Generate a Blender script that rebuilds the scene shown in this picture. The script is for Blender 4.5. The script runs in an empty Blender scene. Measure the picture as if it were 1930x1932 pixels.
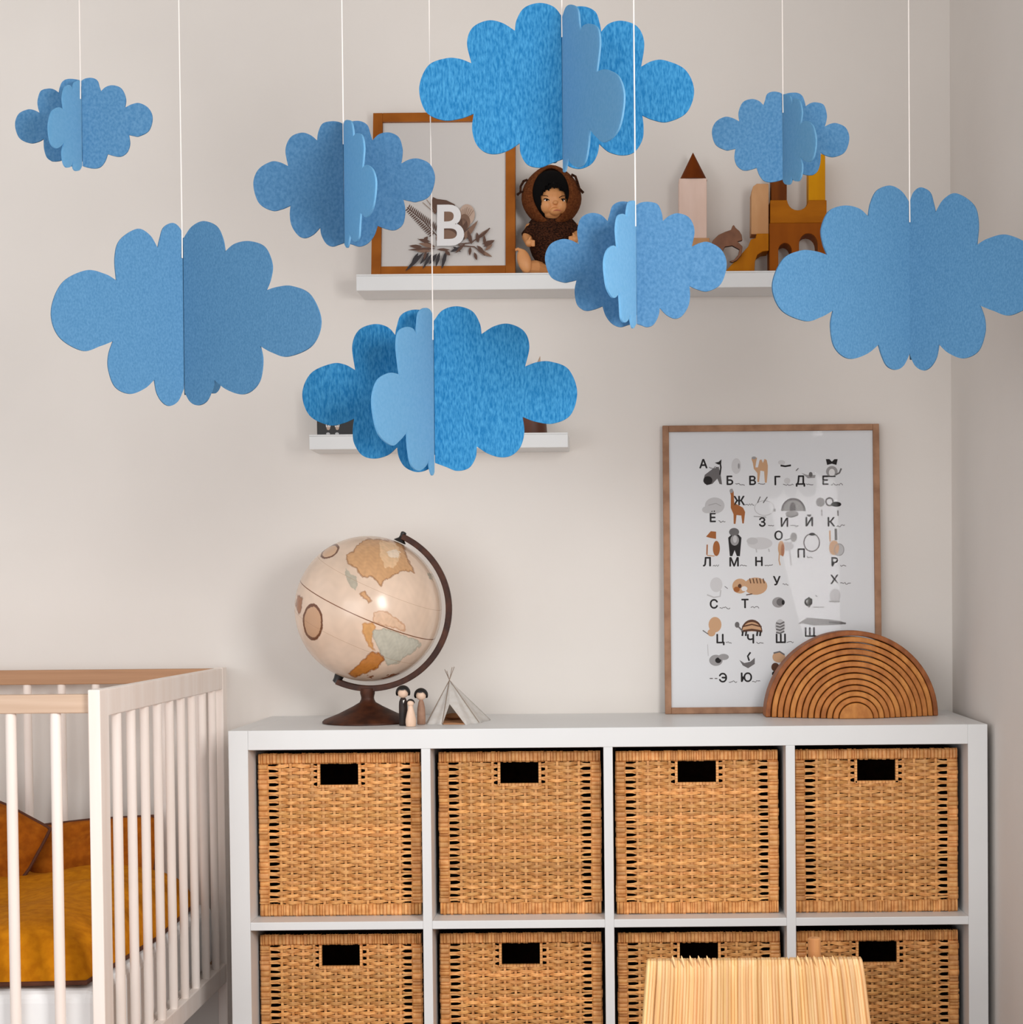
import bpy, bmesh, math, random
import numpy as np
from mathutils import Vector, Matrix, noise

rnd = random.Random(7)
C = bpy.context.scene.collection
scn = bpy.context.scene

# ------------------------------------------------------------------ camera
FOC, CX, CY = 3051.8, 1166.0, 1198.5
EYE = Vector((0.0215, -3.5154, 1.0217))
PITCH, ROLL = 0.0234, -0.00897
_c, _s = math.cos(PITCH), math.sin(PITCH)
FW = Vector((0, _c, -_s)); _up = Vector((0, _s, _c)); _r = Vector((1, 0, 0))
RT = math.cos(ROLL) * _r + math.sin(ROLL) * _up
UP = math.cos(ROLL) * _up - math.sin(ROLL) * _r
cam = bpy.data.cameras.new('camera')
cam.sensor_fit = 'HORIZONTAL'; cam.sensor_width = 36
cam.lens = FOC / 1930 * 36
cam.shift_x = (965 - CX) / 1930
cam.shift_y = (CY - 966) / 1930
co = bpy.data.objects.new('camera', cam); C.objects.link(co)
co.matrix_world = Matrix(((RT.x, UP.x, -FW.x, EYE.x), (RT.y, UP.y, -FW.y, EYE.y), (RT.z, UP.z, -FW.z, EYE.z), (0, 0, 0, 1)))
scn.camera = co

# ------------------------------------------------------------------ light
scn.view_settings.view_transform = 'Standard'
scn.view_settings.look = 'None'
scn.view_settings.gamma = 1
scn.view_settings.use_curve_mapping = False
scn.view_settings.exposure = 0.0
scn.cycles.caustics_reflective = False; scn.cycles.caustics_refractive = False
w = bpy.data.worlds.new('world'); scn.world = w; w.use_nodes = True
w.node_tree.nodes['Background'].inputs[0].default_value = (0.93, 0.96, 1.0, 1)
w.node_tree.nodes['Background'].inputs[1].default_value = 0.90
def area(name, loc, size, energy, col, aim):
    l = bpy.data.lights.new(name, 'AREA'); l.shape = 'RECTANGLE'
    l.size, l.size_y = size; l.energy = energy; l.color = col
    o = bpy.data.objects.new(name, l); C.objects.link(o); o.location = loc
    o.rotation_euler = (Vector(aim) - Vector(loc)).to_track_quat('-Z', 'Y').to_euler()
    return o
# daylight through the window in the right wall, and an added fill lamp behind the camera
area('window_light_right', (0.735, -2.5, 1.45), (0.8, 0.8), 46, (1.0, 0.985, 0.965), (-2.0, -2.0, 0.75))
area('fill_light_behind', (-1.7, -5.3, 1.15), (3.0, 2.0), 66, (1.0, 0.985, 0.965), (0.3, 0, 0.6))

# ------------------------------------------------------------------ helpers
def ray(u, v): return FW + RT * ((u - CX) / FOC) - UP * ((v - CY) / FOC)
def P(u, v, Y):
    d = ray(u, v); return EYE + d * ((Y - EYE.y) / d.y)
def PZ(u, v, Z):
    d = ray(u, v); return EYE + d * ((Z - EYE.z) / d.z)
def PX(u, v, X):
    d = ray(u, v); return EYE + d * ((X - EYE.x) / d.x)

def lin(c):
    out = []
    for x in c:
        x /= 255.0
        out.append(x / 12.92 if x <= 0.04045 else ((x + 0.055) / 1.055) ** 2.4)
    return (*out, 1)

def mat(name, c1, c2=None, rough=0.6, scale=(10, 10, 10), lo=0.35, hi=0.65, bump=0.0, bscale=None, spec=0.5, attr=False,
        detail=3, trans=0.0, rand=0.0, metal=0.0, dist=0.004):
    m = bpy.data.materials.new(name); m.use_nodes = True
    nt = m.node_tree; N = nt.nodes; L = nt.links
    b = N['Principled BSDF']; b.inputs['Roughness'].default_value = rough
    b.inputs['Specular IOR Level'].default_value = spec; b.inputs['Metallic'].default_value = metal
    c1 = lin(c1); c2 = lin(c2) if c2 else None
    tc = N.new('ShaderNodeTexCoord')
    col = None
    if c2:
        mp = N.new('ShaderNodeMapping'); mp.inputs['Scale'].default_value = scale
        L.new(tc.outputs['Object'], mp.inputs['Vector'])
        nz = N.new('ShaderNodeTexNoise'); nz.inputs['Scale'].default_value = 1; nz.inputs['Detail'].default_value = detail
        L.new(mp.outputs[0], nz.inputs['Vector'])
        rp = N.new('ShaderNodeValToRGB'); e = rp.color_ramp.elements
        e[0].position = lo; e[0].color = c1; e[1].position = hi; e[1].color = c2
        L.new(nz.outputs[0], rp.inputs[0]); col = rp.outputs[0]
    else:
        rg = N.new('ShaderNodeRGB'); rg.outputs[0].default_value = c1; col = rg.outputs[0]
    if attr:
        at = N.new('ShaderNodeAttribute'); at.attribute_name = 'Col'
        mx = N.new('ShaderNodeMix'); mx.data_type = 'RGBA'; mx.blend_type = 'MULTIPLY'; mx.inputs[0].default_value = 1
        L.new(col, mx.inputs[6]); L.new(at.outputs['Color'], mx.inputs[7]); col = mx.outputs[2]
    if rand:
        oi = N.new('ShaderNodeObjectInfo')
        hs = N.new('ShaderNodeHueSaturation')
        mr = N.new('ShaderNodeMapRange'); mr.inputs[3].default_value = 1 - rand; mr.inputs[4].default_value = 1 + rand
        L.new(oi.outputs['Random'], mr.inputs[0]); L.new(mr.outputs[0], hs.inputs['Value']); L.new(col, hs.inputs['Color'])
        col = hs.outputs[0]
    L.new(col, b.inputs['Base Color'])
    if bump:
        mp = N.new('ShaderNodeMapping'); mp.inputs['Scale'].default_value = bscale or scale
        L.new(tc.outputs['Object'], mp.inputs['Vector'])
        nz = N.new('ShaderNodeTexNoise'); nz.inputs['Scale'].default_value = 1; nz.inputs['Detail'].default_value = 4
        L.new(mp.outputs[0], nz.inputs['Vector'])
        bp = N.new('ShaderNodeBump'); bp.inputs['Strength'].default_value = bump; bp.inputs['Distance'].default_value = dist
        L.new(nz.outputs[0], bp.inputs['Height']); L.new(bp.outputs[0], b.inputs['Normal'])
    if trans:
        t = N.new('ShaderNodeBsdfTranslucent'); L.new(col, t.inputs[0])
        ms = N.new('ShaderNodeMixShader'); ms.inputs[0].default_value = trans
        L.new(b.outputs[0], ms.inputs[1]); L.new(t.outputs[0], ms.inputs[2])
        L.new(ms.outputs[0], N['Material Output'].inputs[0])
    return m

class MB:
    """collects verts and faces, then links them as one mesh object"""
    def __init__(s): s.v = []; s.f = []; s.c = []; s.mi = []; s.col = (1, 1, 1); s.m = 0
    def add(s, vs, fs):
        o = len(s.v); s.v += [tuple(p) for p in vs]; s.c += [s.col] * len(vs)
        for f in fs: s.f.append([i + o for i in f]); s.mi.append(s.m)
    def box(s, x0, x1, y0, y1, z0, z1):
        s.add([(x0, y0, z0), (x1, y0, z0), (x1, y1, z0), (x0, y1, z0), (x0, y0, z1), (x1, y0, z1), (x1, y1, z1), (x0, y1, z1)],
              [(0, 3, 2, 1), (4, 5, 6, 7), (0, 1, 5, 4), (1, 2, 6, 5), (2, 3, 7, 6), (3, 0, 4, 7)])
    def obox(s, o, ax, ay, az):
        o, ax, ay, az = Vector(o), Vector(ax), Vector(ay), Vector(az)
        vs = [o + ax * i + ay * j + az * k for k in (0, 1) for (i, j) in ((0, 0), (1, 0), (1, 1), (0, 1))]
        s.add(vs, [(0, 3, 2, 1), (4, 5, 6, 7), (0, 1, 5, 4), (1, 2, 6, 5), (2, 3, 7, 6), (3, 0, 4, 7)])
    def prism(s, pts, off):
        """pts: list of 3-D points of a planar polygon, off: extrusion vector"""
        n = len(pts); off = Vector(off)
        vs = [Vector(p) for p in pts]; vs += [p + off for p in vs]
        s.add(vs, [list(range(n))] + [list(range(2 * n - 1, n - 1, -1))] + [(i, i + n, (i + 1) % n + n, (i + 1) % n) for i in range(n)])
    def xz(s, pts, y0, y1): s.prism([(x, y0, z) for x, z in pts], (0, y1 - y0, 0))
    def tube(s, pts, r, n=8, ry=None, caps=True, closed=False):
        pts = [Vector(p) for p in pts]; m = len(pts)
        rs = r if isinstance(r, (list, tuple)) else [r] * m
        vs = []; up = None
        for i, p in enumerate(pts):
            if closed: t = pts[(i + 1) % m] - pts[i - 1]
            else: t = pts[min(i + 1, m - 1)] - pts[max(i - 1, 0)]
            t.normalize()
            if up is None:
                up = Vector((0, 0, 1)) if abs(t.z) < 0.9 else Vector((0, 1, 0))
            a = t.cross(up); a.normalize(); b = a.cross(t); up = b
            for k in range(n):
                q = 2 * math.pi * k / n
                vs.append(p + a * (rs[i] * math.cos(q)) + b * ((ry if ry else rs[i]) * math.sin(q)))
        fs = []
        for i in range(m if closed else m - 1):
            j = (i + 1) % m
            for k in range(n):
                fs.append((i * n + k, i * n + (k + 1) % n, j * n + (k + 1) % n, j * n + k))
        if caps and not closed:
            fs.append(tuple(range(n - 1, -1, -1))); fs.append(tuple(range((m - 1) * n, m * n)))
        s.add(vs, fs)
    def lathe(s, prof, c, n=32, ax=(0, 0, 1)):
        c = Vector(c); q = Vector((0, 0, 1)).rotation_difference(Vector(ax))
        vs = []; fs = []
        for r, z in prof:
            for k in range(n):
                a = 2 * math.pi * k / n
                vs.append(c + q @ Vector((r * math.cos(a), r * math.sin(a), z)))
        for i in range(len(prof) - 1):
            for k in range(n):
                fs.append((i * n + k, i * n + (k + 1) % n, (i + 1) * n + (k + 1) % n, (i + 1) * n + k))
        fs.append(tuple(range(n - 1, -1, -1))); fs.append(tuple(range((len(prof) - 1) * n, len(prof) * n)))
        s.add(vs, fs)
    def ell(s, c, rx, ry, rz, n=20, m=12, rot=None):
        c = Vector(c); vs = []; fs = []
        for i in range(m + 1):
            t = math.pi * i / m
            for k in range(n):
                a = 2 * math.pi * k / n
                p = Vector((rx * math.sin(t) * math.cos(a), ry * math.sin(t) * math.sin(a), -rz * math.cos(t)))
                vs.append(c + (rot @ p if rot else p))
        for i in range(m):
            for k in range(n):
                fs.append((i * n + k, i * n + (k + 1) % n, (i + 1) * n + (k + 1) % n, (i + 1) * n + k))
        s.add(vs, fs)
    def build(s, name, m, root=None, smooth=False, bevel=0.0, base=None, seg=2):
        me = bpy.data.meshes.new(name); me.from_pydata(s.v, [], s.f)
        ca = me.color_attributes.new('Col', 'FLOAT_COLOR', 'POINT')
        ca.data.foreach_set('color', np.array([(*c, 1) for c in s.c], dtype=np.float32).ravel())
        for q in (m if isinstance(m, (list, tuple)) else [m]): me.materials.append(q)
        me.polygons.foreach_set('material_index', s.mi)
        bm = bmesh.new(); bm.from_mesh(me)
        bmesh.ops.remove_doubles(bm, verts=bm.verts, dist=1e-6)
        bmesh.ops.recalc_face_normals(bm, faces=bm.faces); bm.to_mesh(me); bm.free()
        o = bpy.data.objects.new(name, me); C.objects.link(o)
        place(o, root, base)
        if smooth:
            me.polygons.foreach_set('use_smooth', [True] * len(me.polygons))
            me.set_sharp_from_angle(angle=math.radians(40))
        if bevel:
            b = o.modifiers.new('bevel', 'BEVEL'); b.width = bevel; b.segments = seg; b.limit_method = 'ANGLE'; b.angle_limit = math.radians(40)
        return o

def origin_of(root):
    o = Vector((0, 0, 0))
    while root: o = o + root.location; root = root.parent
    return o
def place(o, root, base=None):
    if root:
        o.data.transform(Matrix.Translation(-origin_of(root))); o.parent = root
    elif base is not None:
        o.data.transform(Matrix.Translation(-Vector(base))); o.location = base
def tag(o, label, cat, group=None, kind=None):
    o['label'] = label; o['category'] = cat
    if group: o['group'] = group
    if kind: o['kind'] = kind
    return o
def thing(name, loc, label, cat, group=None):
    o = bpy.data.objects.new(name, None); C.objects.link(o); o.location = loc; o.empty_display_size = 0.05
    return tag(o, label, cat, group)
def struct(o): o['kind'] = 'structure'; return o
def copy_tree(o, parent=None):
    c = o.copy(); C.objects.link(c)
    if parent: c.parent = parent
    for ch in list(o.children): copy_tree(ch, c)
    return c

# ------------------------------------------------------------------ materials
M = {}
M['wall'] = mat('wall_paint', (225, 219, 213), (228, 222, 216), rough=0.9, scale=(3, 3, 3), bump=0.05, bscale=(90, 90, 90), spec=0.2)
M['ceiling'] = mat('ceiling_paint', (206, 203, 198), rough=0.9, spec=0.2)
M['floor'] = mat('floor_wood', (120, 78, 50), (84, 52, 32), rough=0.5, scale=(2, 26, 8), bump=0.1)
M['white'] = mat('white_lacquer', (225, 226, 226), (228, 229, 229), rough=0.38, scale=(5, 5, 5), spec=0.4)
M['birch'] = mat('pale_birch', (244, 233, 225), (238, 224, 214), rough=0.5, scale=(40, 40, 3), spec=0.4)
M['birch_shade'] = mat('shaded_birch_rail', (208, 180, 156), (194, 163, 138), rough=0.5, scale=(3, 60, 60), spec=0.4)  # birch turned from the light, shade mixed into the rail colour
M['birch_back_shade'] = mat('shaded_birch_back_rail', (186, 142, 106), (170, 126, 92), rough=0.5, scale=(3, 60, 60), spec=0.4)  # same birch, the back rail's deeper shade painted into its colour
M['oak'] = mat('oak_frame', (168, 124, 92), (140, 98, 68), rough=0.5, scale=(30, 30, 30), spec=0.4)
M['frame_brown'] = mat('brown_frame', (166, 96, 30), (140, 76, 18), rough=0.5, scale=(14, 40, 14), spec=0.15)
M['paper'] = mat('poster_paper', (226, 226, 228), rough=0.8, spec=0.2)
M['paper_warm'] = mat('print_paper', (212, 206, 202), rough=0.8, spec=0.2)
M['rattan'] = mat('rattan_weave', (240, 180, 112), (206, 140, 76), rough=0.5, scale=(60, 60, 160), attr=True, spec=0.4, rand=0.07)
M['rattan_wrap'] = mat('rattan_wrap', (234, 174, 110), (202, 138, 78), rough=0.5, scale=(60, 60, 60), attr=True, spec=0.4, rand=0.07)
M['rattan_shade'] = mat('rattan_inside_shade', (44, 26, 14), (30, 18, 10), rough=0.8, scale=(60, 60, 60), spec=0.1)  # near-black rattan, the shade inside the basket set as colour
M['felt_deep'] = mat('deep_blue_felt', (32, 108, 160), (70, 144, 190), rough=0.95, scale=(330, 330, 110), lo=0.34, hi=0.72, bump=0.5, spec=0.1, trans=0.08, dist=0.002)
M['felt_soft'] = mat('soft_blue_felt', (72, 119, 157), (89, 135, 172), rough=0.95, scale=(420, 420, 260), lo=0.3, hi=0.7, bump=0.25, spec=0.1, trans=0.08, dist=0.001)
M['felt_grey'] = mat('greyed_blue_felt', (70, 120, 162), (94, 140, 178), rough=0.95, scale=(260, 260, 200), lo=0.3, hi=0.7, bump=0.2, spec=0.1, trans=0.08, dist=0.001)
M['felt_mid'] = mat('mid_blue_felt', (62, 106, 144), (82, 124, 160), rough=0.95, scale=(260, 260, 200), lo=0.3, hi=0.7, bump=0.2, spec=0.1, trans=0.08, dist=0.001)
M['felt_lit'] = mat('lit_blue_felt', (138, 194, 226), (148, 200, 230), rough=0.95, scale=(200, 200, 200), bump=0.1, spec=0.1, trans=0.6, dist=0.001)  # front panels: light coming through the sheet put into a paler colour
M['string'] = mat('white_string', (226, 218, 212), rough=0.8)
M['mustard'] = mat('mustard_linen', (196, 124, 14), (176, 106, 8), rough=0.9, scale=(60, 60, 60), bump=0.25, bscale=(14, 14, 14), spec=0.1, dist=0.02)
M['mustard_dark'] = mat('ochre_linen', (164, 90, 18), (140, 72, 12), rough=0.9, scale=(60, 60, 60), bump=0.3, bscale=(14, 14, 14), spec=0.1, dist=0.02)
M['piping'] = mat('dark_piping', (80, 38, 14), rough=0.8)
M['sheet'] = mat('white_sheet', (232, 232, 232), rough=0.9, bump=0.1, bscale=(20, 20, 20), spec=0.1)
M['straw'] = mat('pale_straw_cord', (234, 196, 146), (224, 178, 122), rough=0.7, scale=(120, 120, 6), attr=True, spec=0.3)
M['peg_wood'] = mat('tan_wood', (206, 148, 92), (182, 122, 70), rough=0.55, scale=(60, 60, 8))
M['rainbow'] = [mat('rainbow_wood', a, b, rough=0.55, scale=(70, 12, 40), spec=0.35) for a, b in
                (((160, 94, 46), (132, 72, 30)), ((192, 122, 58), (164, 98, 42)), ((200, 128, 62), (172, 104, 46)), ((206, 138, 68), (180, 112, 50)))]
M['globe_wood'] = mat('dark_walnut', (82, 44, 26), (52, 26, 16), rough=0.5, scale=(40, 40, 40), spec=0.25)
M['black'] = mat('black_plastic', (24, 18, 16), rough=0.35)
M['hair_paint'] = mat('black_paint', (16, 13, 12), rough=0.5)
M['peg_pale'] = mat('pale_peg_wood', (232, 200, 176), (222, 188, 162), rough=0.6, scale=(80, 80, 30))
M['peg_brown'] = mat('brown_peg_dress', (172, 132, 108), (150, 112, 90), rough=0.7, scale=(80, 80, 60))
M['peg_dark'] = mat('dark_peg_suit', (30, 20, 17), (46, 28, 20), rough=0.6, scale=(60, 60, 60))
M['white_paint'] = mat('white_paint', (244, 240, 234), rough=0.6)
M['canvas'] = mat('white_canvas', (244, 241, 237), (238, 233, 227), rough=0.9, scale=(100, 100, 100), bump=0.1, spec=0.1, trans=0.35)
M['canvas_mat'] = mat('brown_mat', (206, 150, 106), rough=0.9)
M['stick'] = mat('grey_stick', (150, 132, 118), rough=0.7)
M['skin'] = mat('doll_vinyl', (212, 150, 96), (202, 138, 86), rough=0.5, scale=(20, 20, 20), spec=0.4)
M['knit_dark'] = mat('dark_brown_knit', (74, 42, 26), (34, 18, 12), rough=0.95, scale=(260, 260, 420), lo=0.4, hi=0.6, bump=0.8, spec=0.1)
M['knit'] = mat('brown_knit', (110, 62, 32), (86, 44, 20), rough=0.95, scale=(200, 200, 300), lo=0.35, hi=0.65, bump=0.5, spec=0.1)
M['hair'] = mat('doll_hair', (10, 8, 8), rough=0.9, spec=0.1)
M['lip'] = mat('doll_lip', (176, 96, 66), rough=0.5)
M['pink'] = mat('pink_wood', (232, 204, 190), (224, 194, 178), rough=0.7, scale=(30, 30, 8))
M['rust'] = mat('rust_wood', (112, 50, 4), (100, 42, 2), rough=0.6, spec=0.12, scale=(30, 30, 30))
M['tan'] = mat('tan_block', (206, 158, 114), (192, 142, 98), rough=0.65, spec=0.12, scale=(30, 30, 10))
M['ochre'] = mat('ochre_block', (186, 114, 4), (170, 100, 2), rough=0.6, spec=0.12, scale=(30, 30, 10))
M['caramel'] = mat('caramel_block', (174, 102, 6), (158, 90, 3), rough=0.6, spec=0.12, scale=(12, 30, 50))
M['cinnamon'] = mat('cinnamon_block', (150, 78, 4), (136, 68, 2), rough=0.6, spec=0.12, scale=(30, 30, 10))
M['umber'] = mat('umber_block', (134, 70, 10), (96, 46, 6), rough=0.6, spec=0.12, scale=(30, 30, 10))
M['yellow'] = mat('yellow_block', (212, 146, 0), (200, 134, 0), rough=0.6, spec=0.12, scale=(30, 30, 10))
M['animal'] = mat('brown_wood_toy', (132, 84, 54), (112, 68, 42), rough=0.6, scale=(40, 40, 40))
M['animal_edge'] = mat('charred_edge', (50, 28, 18), rough=0.8)
M['tin'] = mat('black_card', (22, 18, 18), rough=0.5)
M['pot'] = mat('brown_pot', (96, 48, 22), (76, 36, 16), rough=0.5, scale=(20, 20, 20))
M['dry'] = mat('dried_leaf', (200, 172, 150), (184, 152, 128), rough=0.9, scale=(60, 60, 60))
INK = {}
for k, c in dict(dark=(46, 42, 42), mid=(112, 108, 108), grey=(158, 155, 155), light=(196, 194, 195), faint=(208, 206, 207), tan=(204, 162, 126),
                 rust=(166, 102, 58), brown=(96, 64, 48), white=(228, 226, 226), leaf=(98, 74, 64), leaf2=(132, 104, 88), pale=(186, 162, 146), slate=(62, 58, 60)).items():
    INK[k] = mat('ink_' + k, c, rough=0.85, spec=0.2)

# ------------------------------------------------------------------ room
XR = 0.748
b = MB(); b.box(-2.6, XR + 0.1, 0, 0.1, 0, 2.5); struct(b.build('wall_back', M['wall']))
b = MB()
b.box(XR, XR + 0.1, -1.85, 0, 0, 2.5); b.box(XR, XR + 0.1, -3.15, -1.85, 0, 1.0); b.box(XR, XR + 0.1, -3.15, -1.85, 2.1, 2.5); b.box(XR, XR + 0.1, -3.3, -3.15, 0, 2.5)
struct(b.build('wall_right', M['wall']))
b = MB(); b.box(-2.6, XR + 0.1, -3.3, 0, -0.05, 0); struct(b.build('floor', M['floor']))
b = MB(); b.box(-2.6, XR + 0.1, -3.3, 0, 2.5, 2.55); struct(b.build('ceiling', M['ceiling']))
b = MB()
for q in ((-3.15, -3.11, 1.0, 2.1), (-1.89, -1.85, 1.0, 2.1), (-3.11, -1.89, 1.0, 1.04), (-3.11, -1.89, 2.06, 2.1)):
    b.box(XR + 0.03, XR + 0.08, *q)
struct(b.build('window_1', M['white']))

# ------------------------------------------------------------------ bookcase and baskets
BW, BD, BH = 0.735, 0.39, 0.77
t = thing('bookcase', (0, -BD / 2, 0), 'wide low white cube bookcase holding eight rattan baskets', 'bookcase')
def board(name, *q):
    b = MB(); b.box(*q); return b.build(name, M['white'], t, bevel=0.0012)
for x0 in (-BW, BW - 0.038): board('side_panel', x0, x0 + 0.038, -BD, -0.001, 0, BH)
board('top_panel', -BW + 0.038, BW - 0.038, -BD, -0.001, BH - 0.038, BH)
board('bottom_panel', -BW + 0.038, BW - 0.038, -BD, -0.001, 0, 0.038)
CW, DV = 0.335, 0.018
cells = [-BW + 0.038 + i * (CW + DV) for i in range(4)]
Z1, Z0 = BH - 0.038 - 0.335, 0.038 + 0.0
for i in range(1, 4): board('divider', cells[i] - DV, cells[i], -BD, -0.001, 0.038, BH - 0.038)
for i in range(4): board('shelf', cells[i], cells[i] + CW, -BD, -0.001, Z1 - 0.016, Z1)

def make_basket(seed):
    R = random.Random(seed)
    root = thing('basket', (0, 0, 0), '', 'basket')
    W, H, D = 0.321, 0.322, 0.320
    def tint(lo=0.82, hi=1.12):
        k = R.uniform(lo, hi); return (k * R.uniform(0.97, 1.03), k, k * R.uniform(0.93, 1.05))
    # body behind the weave (local: x centred, y=0 front face, z=0 base)
    b = MB()
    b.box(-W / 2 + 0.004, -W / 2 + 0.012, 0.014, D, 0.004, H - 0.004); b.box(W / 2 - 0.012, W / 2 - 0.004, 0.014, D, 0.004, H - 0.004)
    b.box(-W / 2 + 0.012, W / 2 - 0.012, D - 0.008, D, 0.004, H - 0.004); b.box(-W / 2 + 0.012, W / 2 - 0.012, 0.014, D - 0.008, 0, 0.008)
    b.build('body', M['rattan_shade'], root)
    # wrapped bands
    def wraps(name, a, bb, horiz, c0, c1, lo, hi):
        b = MB(); p = a
        while p < bb - 0.001:
            wd = min(R.uniform(lo, hi), bb - p); b.col = tint(0.86, 1.1)
            j0, j1 = R.uniform(-0.0007, 0.0007), R.uniform(-0.0007, 0.0007)
            prof = [(0, 0.012), (0.02, 0.0022), (0.25, 0.0004), (0.6, 0), (0.85, 0.0006), (0.98, 0.0024), (1, 0.012)]
            vs = []
            for (s_, y) in prof:
                for c, yo in ((c0 - j0, 0.004), (c0 + 0.003, 0), (c1 - 0.003, 0), (c1 + j1, 0.004)):
                    q = p + s_ * wd
                    vs.append((q, y + yo, c) if horiz else (c, y + yo, q))
            fs = []
            for i in range(len(prof) - 1):
                for k in range(3): fs.append((i * 4 + k, i * 4 + k + 1, (i + 1) * 4 + k + 1, (i + 1) * 4 + k))
            b.add(vs, fs); p += wd
        b.build(name, M['rattan_wrap'], root)['kind'] = 'stuff'
    e = W / 2
    wraps('top_band', -e + 0.001, e - 0.001, True, H - 0.021, H, 0.0035, 0.009)
    wraps('bottom_band', -e + 0.001, e - 0.001, True, 0, 0.024, 0.0035, 0.009)
    wraps('side_band', 0.024, H - 0.021, False, -e, -e + 0.021, 0.004, 0.012)
    wraps('side_band', 0.024, H - 0.021, False, e - 0.021, e, 0.004, 0.012)
    # handle hole
    hx, hz0, hz1 = 0.0375, H - 0.0625, H - 0.021
    b = MB()
    for sx in (-1, 1):
        q = hz0 - 0.004
        while q < hz1:
            b.col = tint(0.95, 1.15); x = sx * (hx + 0.0028)
            b.box(x - 0.0026, x + 0.0026, -0.0005, 0.008, q, min(q + 0.0052, hz1)); q += 0.0056
    q = -hx - 0.004
    while q < hx + 0.003:
        b.col = tint(0.95, 1.15); b.box(q, q + 0.0062, -0.0005, 0.008, hz0 - 0.0055, hz0); q += 0.0066
    b.build('handle_rim', M['rattan_wrap'], root, bevel=0.001, seg=1)['kind'] = 'stuff'
    # stakes
    pitch = 0.0213; sx0 = -5.5 * pitch; NS = 12
    b = MB()
    for j in range(NS):
        x = sx0 + j * pitch; top = H - 0.02 if abs(x) > hx else hz0 - 0.004
        b.col = tint(0.8, 1.0); b.box(x - 0.0024, x + 0.0024, 0.0026, 0.0060, 0.022, top)
    b.build('stake', M['rattan'], root)['kind'] = 'stuff'
    # strands
    b = MB(); z0, z1 = 0.0245, H - 0.0215; NR = 42; dz = (z1 - z0) / NR
    L0, L1 = -e + 0.018, e - 0.018
    row_k = 1.0
    for k in range(NR):
        zc = z0 + (k + 0.5) * dz; pair = z0 + (k // 2 * 2 + 1) * dz
        ph = 1 if k % 2 else -1
        if k % 3 == 0: row_k = R.uniform(0.9, 1.06)
        b.col = tuple(c * row_k for c in tint(0.8, 1.16))
        segs = [(L0, L1, True, True)]
        if hz0 - 0.004 < zc: segs = [(L0, -hx - 0.003, True, True), (hx + 0.003, L1, True, True)]
        for (a, c, sl, sr) in segs:
            n = max(6, int((c - a) / (pitch / 4)))
            vs = []; jz = R.uniform(-0.0005, 0.0005)
            for i in range(n + 1):
                x = a + (c - a) * i / n
                g = math.cos(math.pi * (x - sx0) / pitch) * ph
                y = 0.0042 - 0.0044 * max(-1, min(1, 1.35 * g))
                da, dc = x - a, c - x
                ein = 0.0155 if a == L0 else 0.0065
                eout = 0.0155 if c == L1 else 0.0065
                f = max(0.0, min(1.0, (da - ein) / 0.009, (dc - eout) / 0.009))
                y = 0.0042 * (1 - f) + y * f
                zz = (pair + (zc - pair) * (0.54 + 0.46 * f)) + jz + 0.0006 * math.sin(x * 90 + k)
                hh = 0.0020 + 0.0018 * f + (0.0004 * g if f > 0.9 else 0)
                for q in range(6):
                    an = math.pi * q / 3
                    vs.append((x, y - 0.0012 * math.cos(an), zz + hh * math.sin(an)))
            fs = []
            for i in range(n):
                for q in range(6): fs.append((i * 6 + q, i * 6 + (q + 1) % 6, (i + 1) * 6 + (q + 1) % 6, (i + 1) * 6 + q))
            b.add(vs, fs)
    b.build('weave', M['rattan'], root, smooth=True)['kind'] = 'stuff'
    return root
protos = [make_basket(3), make_basket(11), make_basket(29)]
bx = [(487, 795), (828, 1134), (1158, 1473), (1497, 1811), (490, 798), (831, 1136), (1163, 1476), (1500, 1813)]
blab = ['rattan basket in the far left top compartment under the globe', 'rattan basket in the second top compartment under the small tent',
        'rattan basket in the third top compartment under the alphabet poster', 'rattan basket in the far right top compartment under the wooden rainbow',
        'lower rattan basket at the left end beside the crib', 'lower rattan basket in the second compartment from the left',
        'lower rattan basket partly hidden by the straw chair back below its handle', 'lower rattan basket at the right end next to the bare wall']
for i, (u0, u1) in enumerate(bx):
    o = protos[i] if i < 3 else copy_tree(protos[(i * 2 + 1) % 3])
    v = 1570 if i < 4 else 1900
    yb = -BD + (0.055 if i % 4 not in (2, 3) else 0.045)
    x = (P(u0, v, yb).x + P(u1, v, yb).x) / 2
    cc = cells[i % 4]; x = max(cc + 0.1625, min(cc + CW - 0.1625, x))
    o.location = (x, yb, (Z1 if i < 4 else 0.038) + 0.0006)
    o.rotation_euler.z = math.radians([0.3, -0.3, 0.2, 0.0, -0.2, 0.3, -0.3, 0.2][i])
    tag(o, blab[i], 'basket', 'rattan baskets in the bookcase')

# ------------------------------------------------------------------ wall shelves
SZ = 1.7005
def wall_shelf(x0, x1, zt, th, label):
    t = thing('wall_shelf', ((x0 + x1) / 2, 0, zt - th), label, 'shelf', 'white picture ledges')
    b = MB(); b.box(x0, x1, -0.106, -0.0005, zt - th, zt); b.build('board', M['white'], t, bevel=0.0015)
    b = MB(); b.box(x0, x1, -0.106, -0.0985, zt, zt + 0.0035); b.build('lip', M['white'], t, bevel=0.001)
wall_shelf(-0.521, 0.629, SZ, 0.031, 'long upper white wall shelf carrying the doll and toy blocks')
wall_shelf(-0.624, -0.080, 1.366, 0.028, 'short lower white wall shelf half hidden behind a blue cloud')
LZ = 1.366

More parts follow.
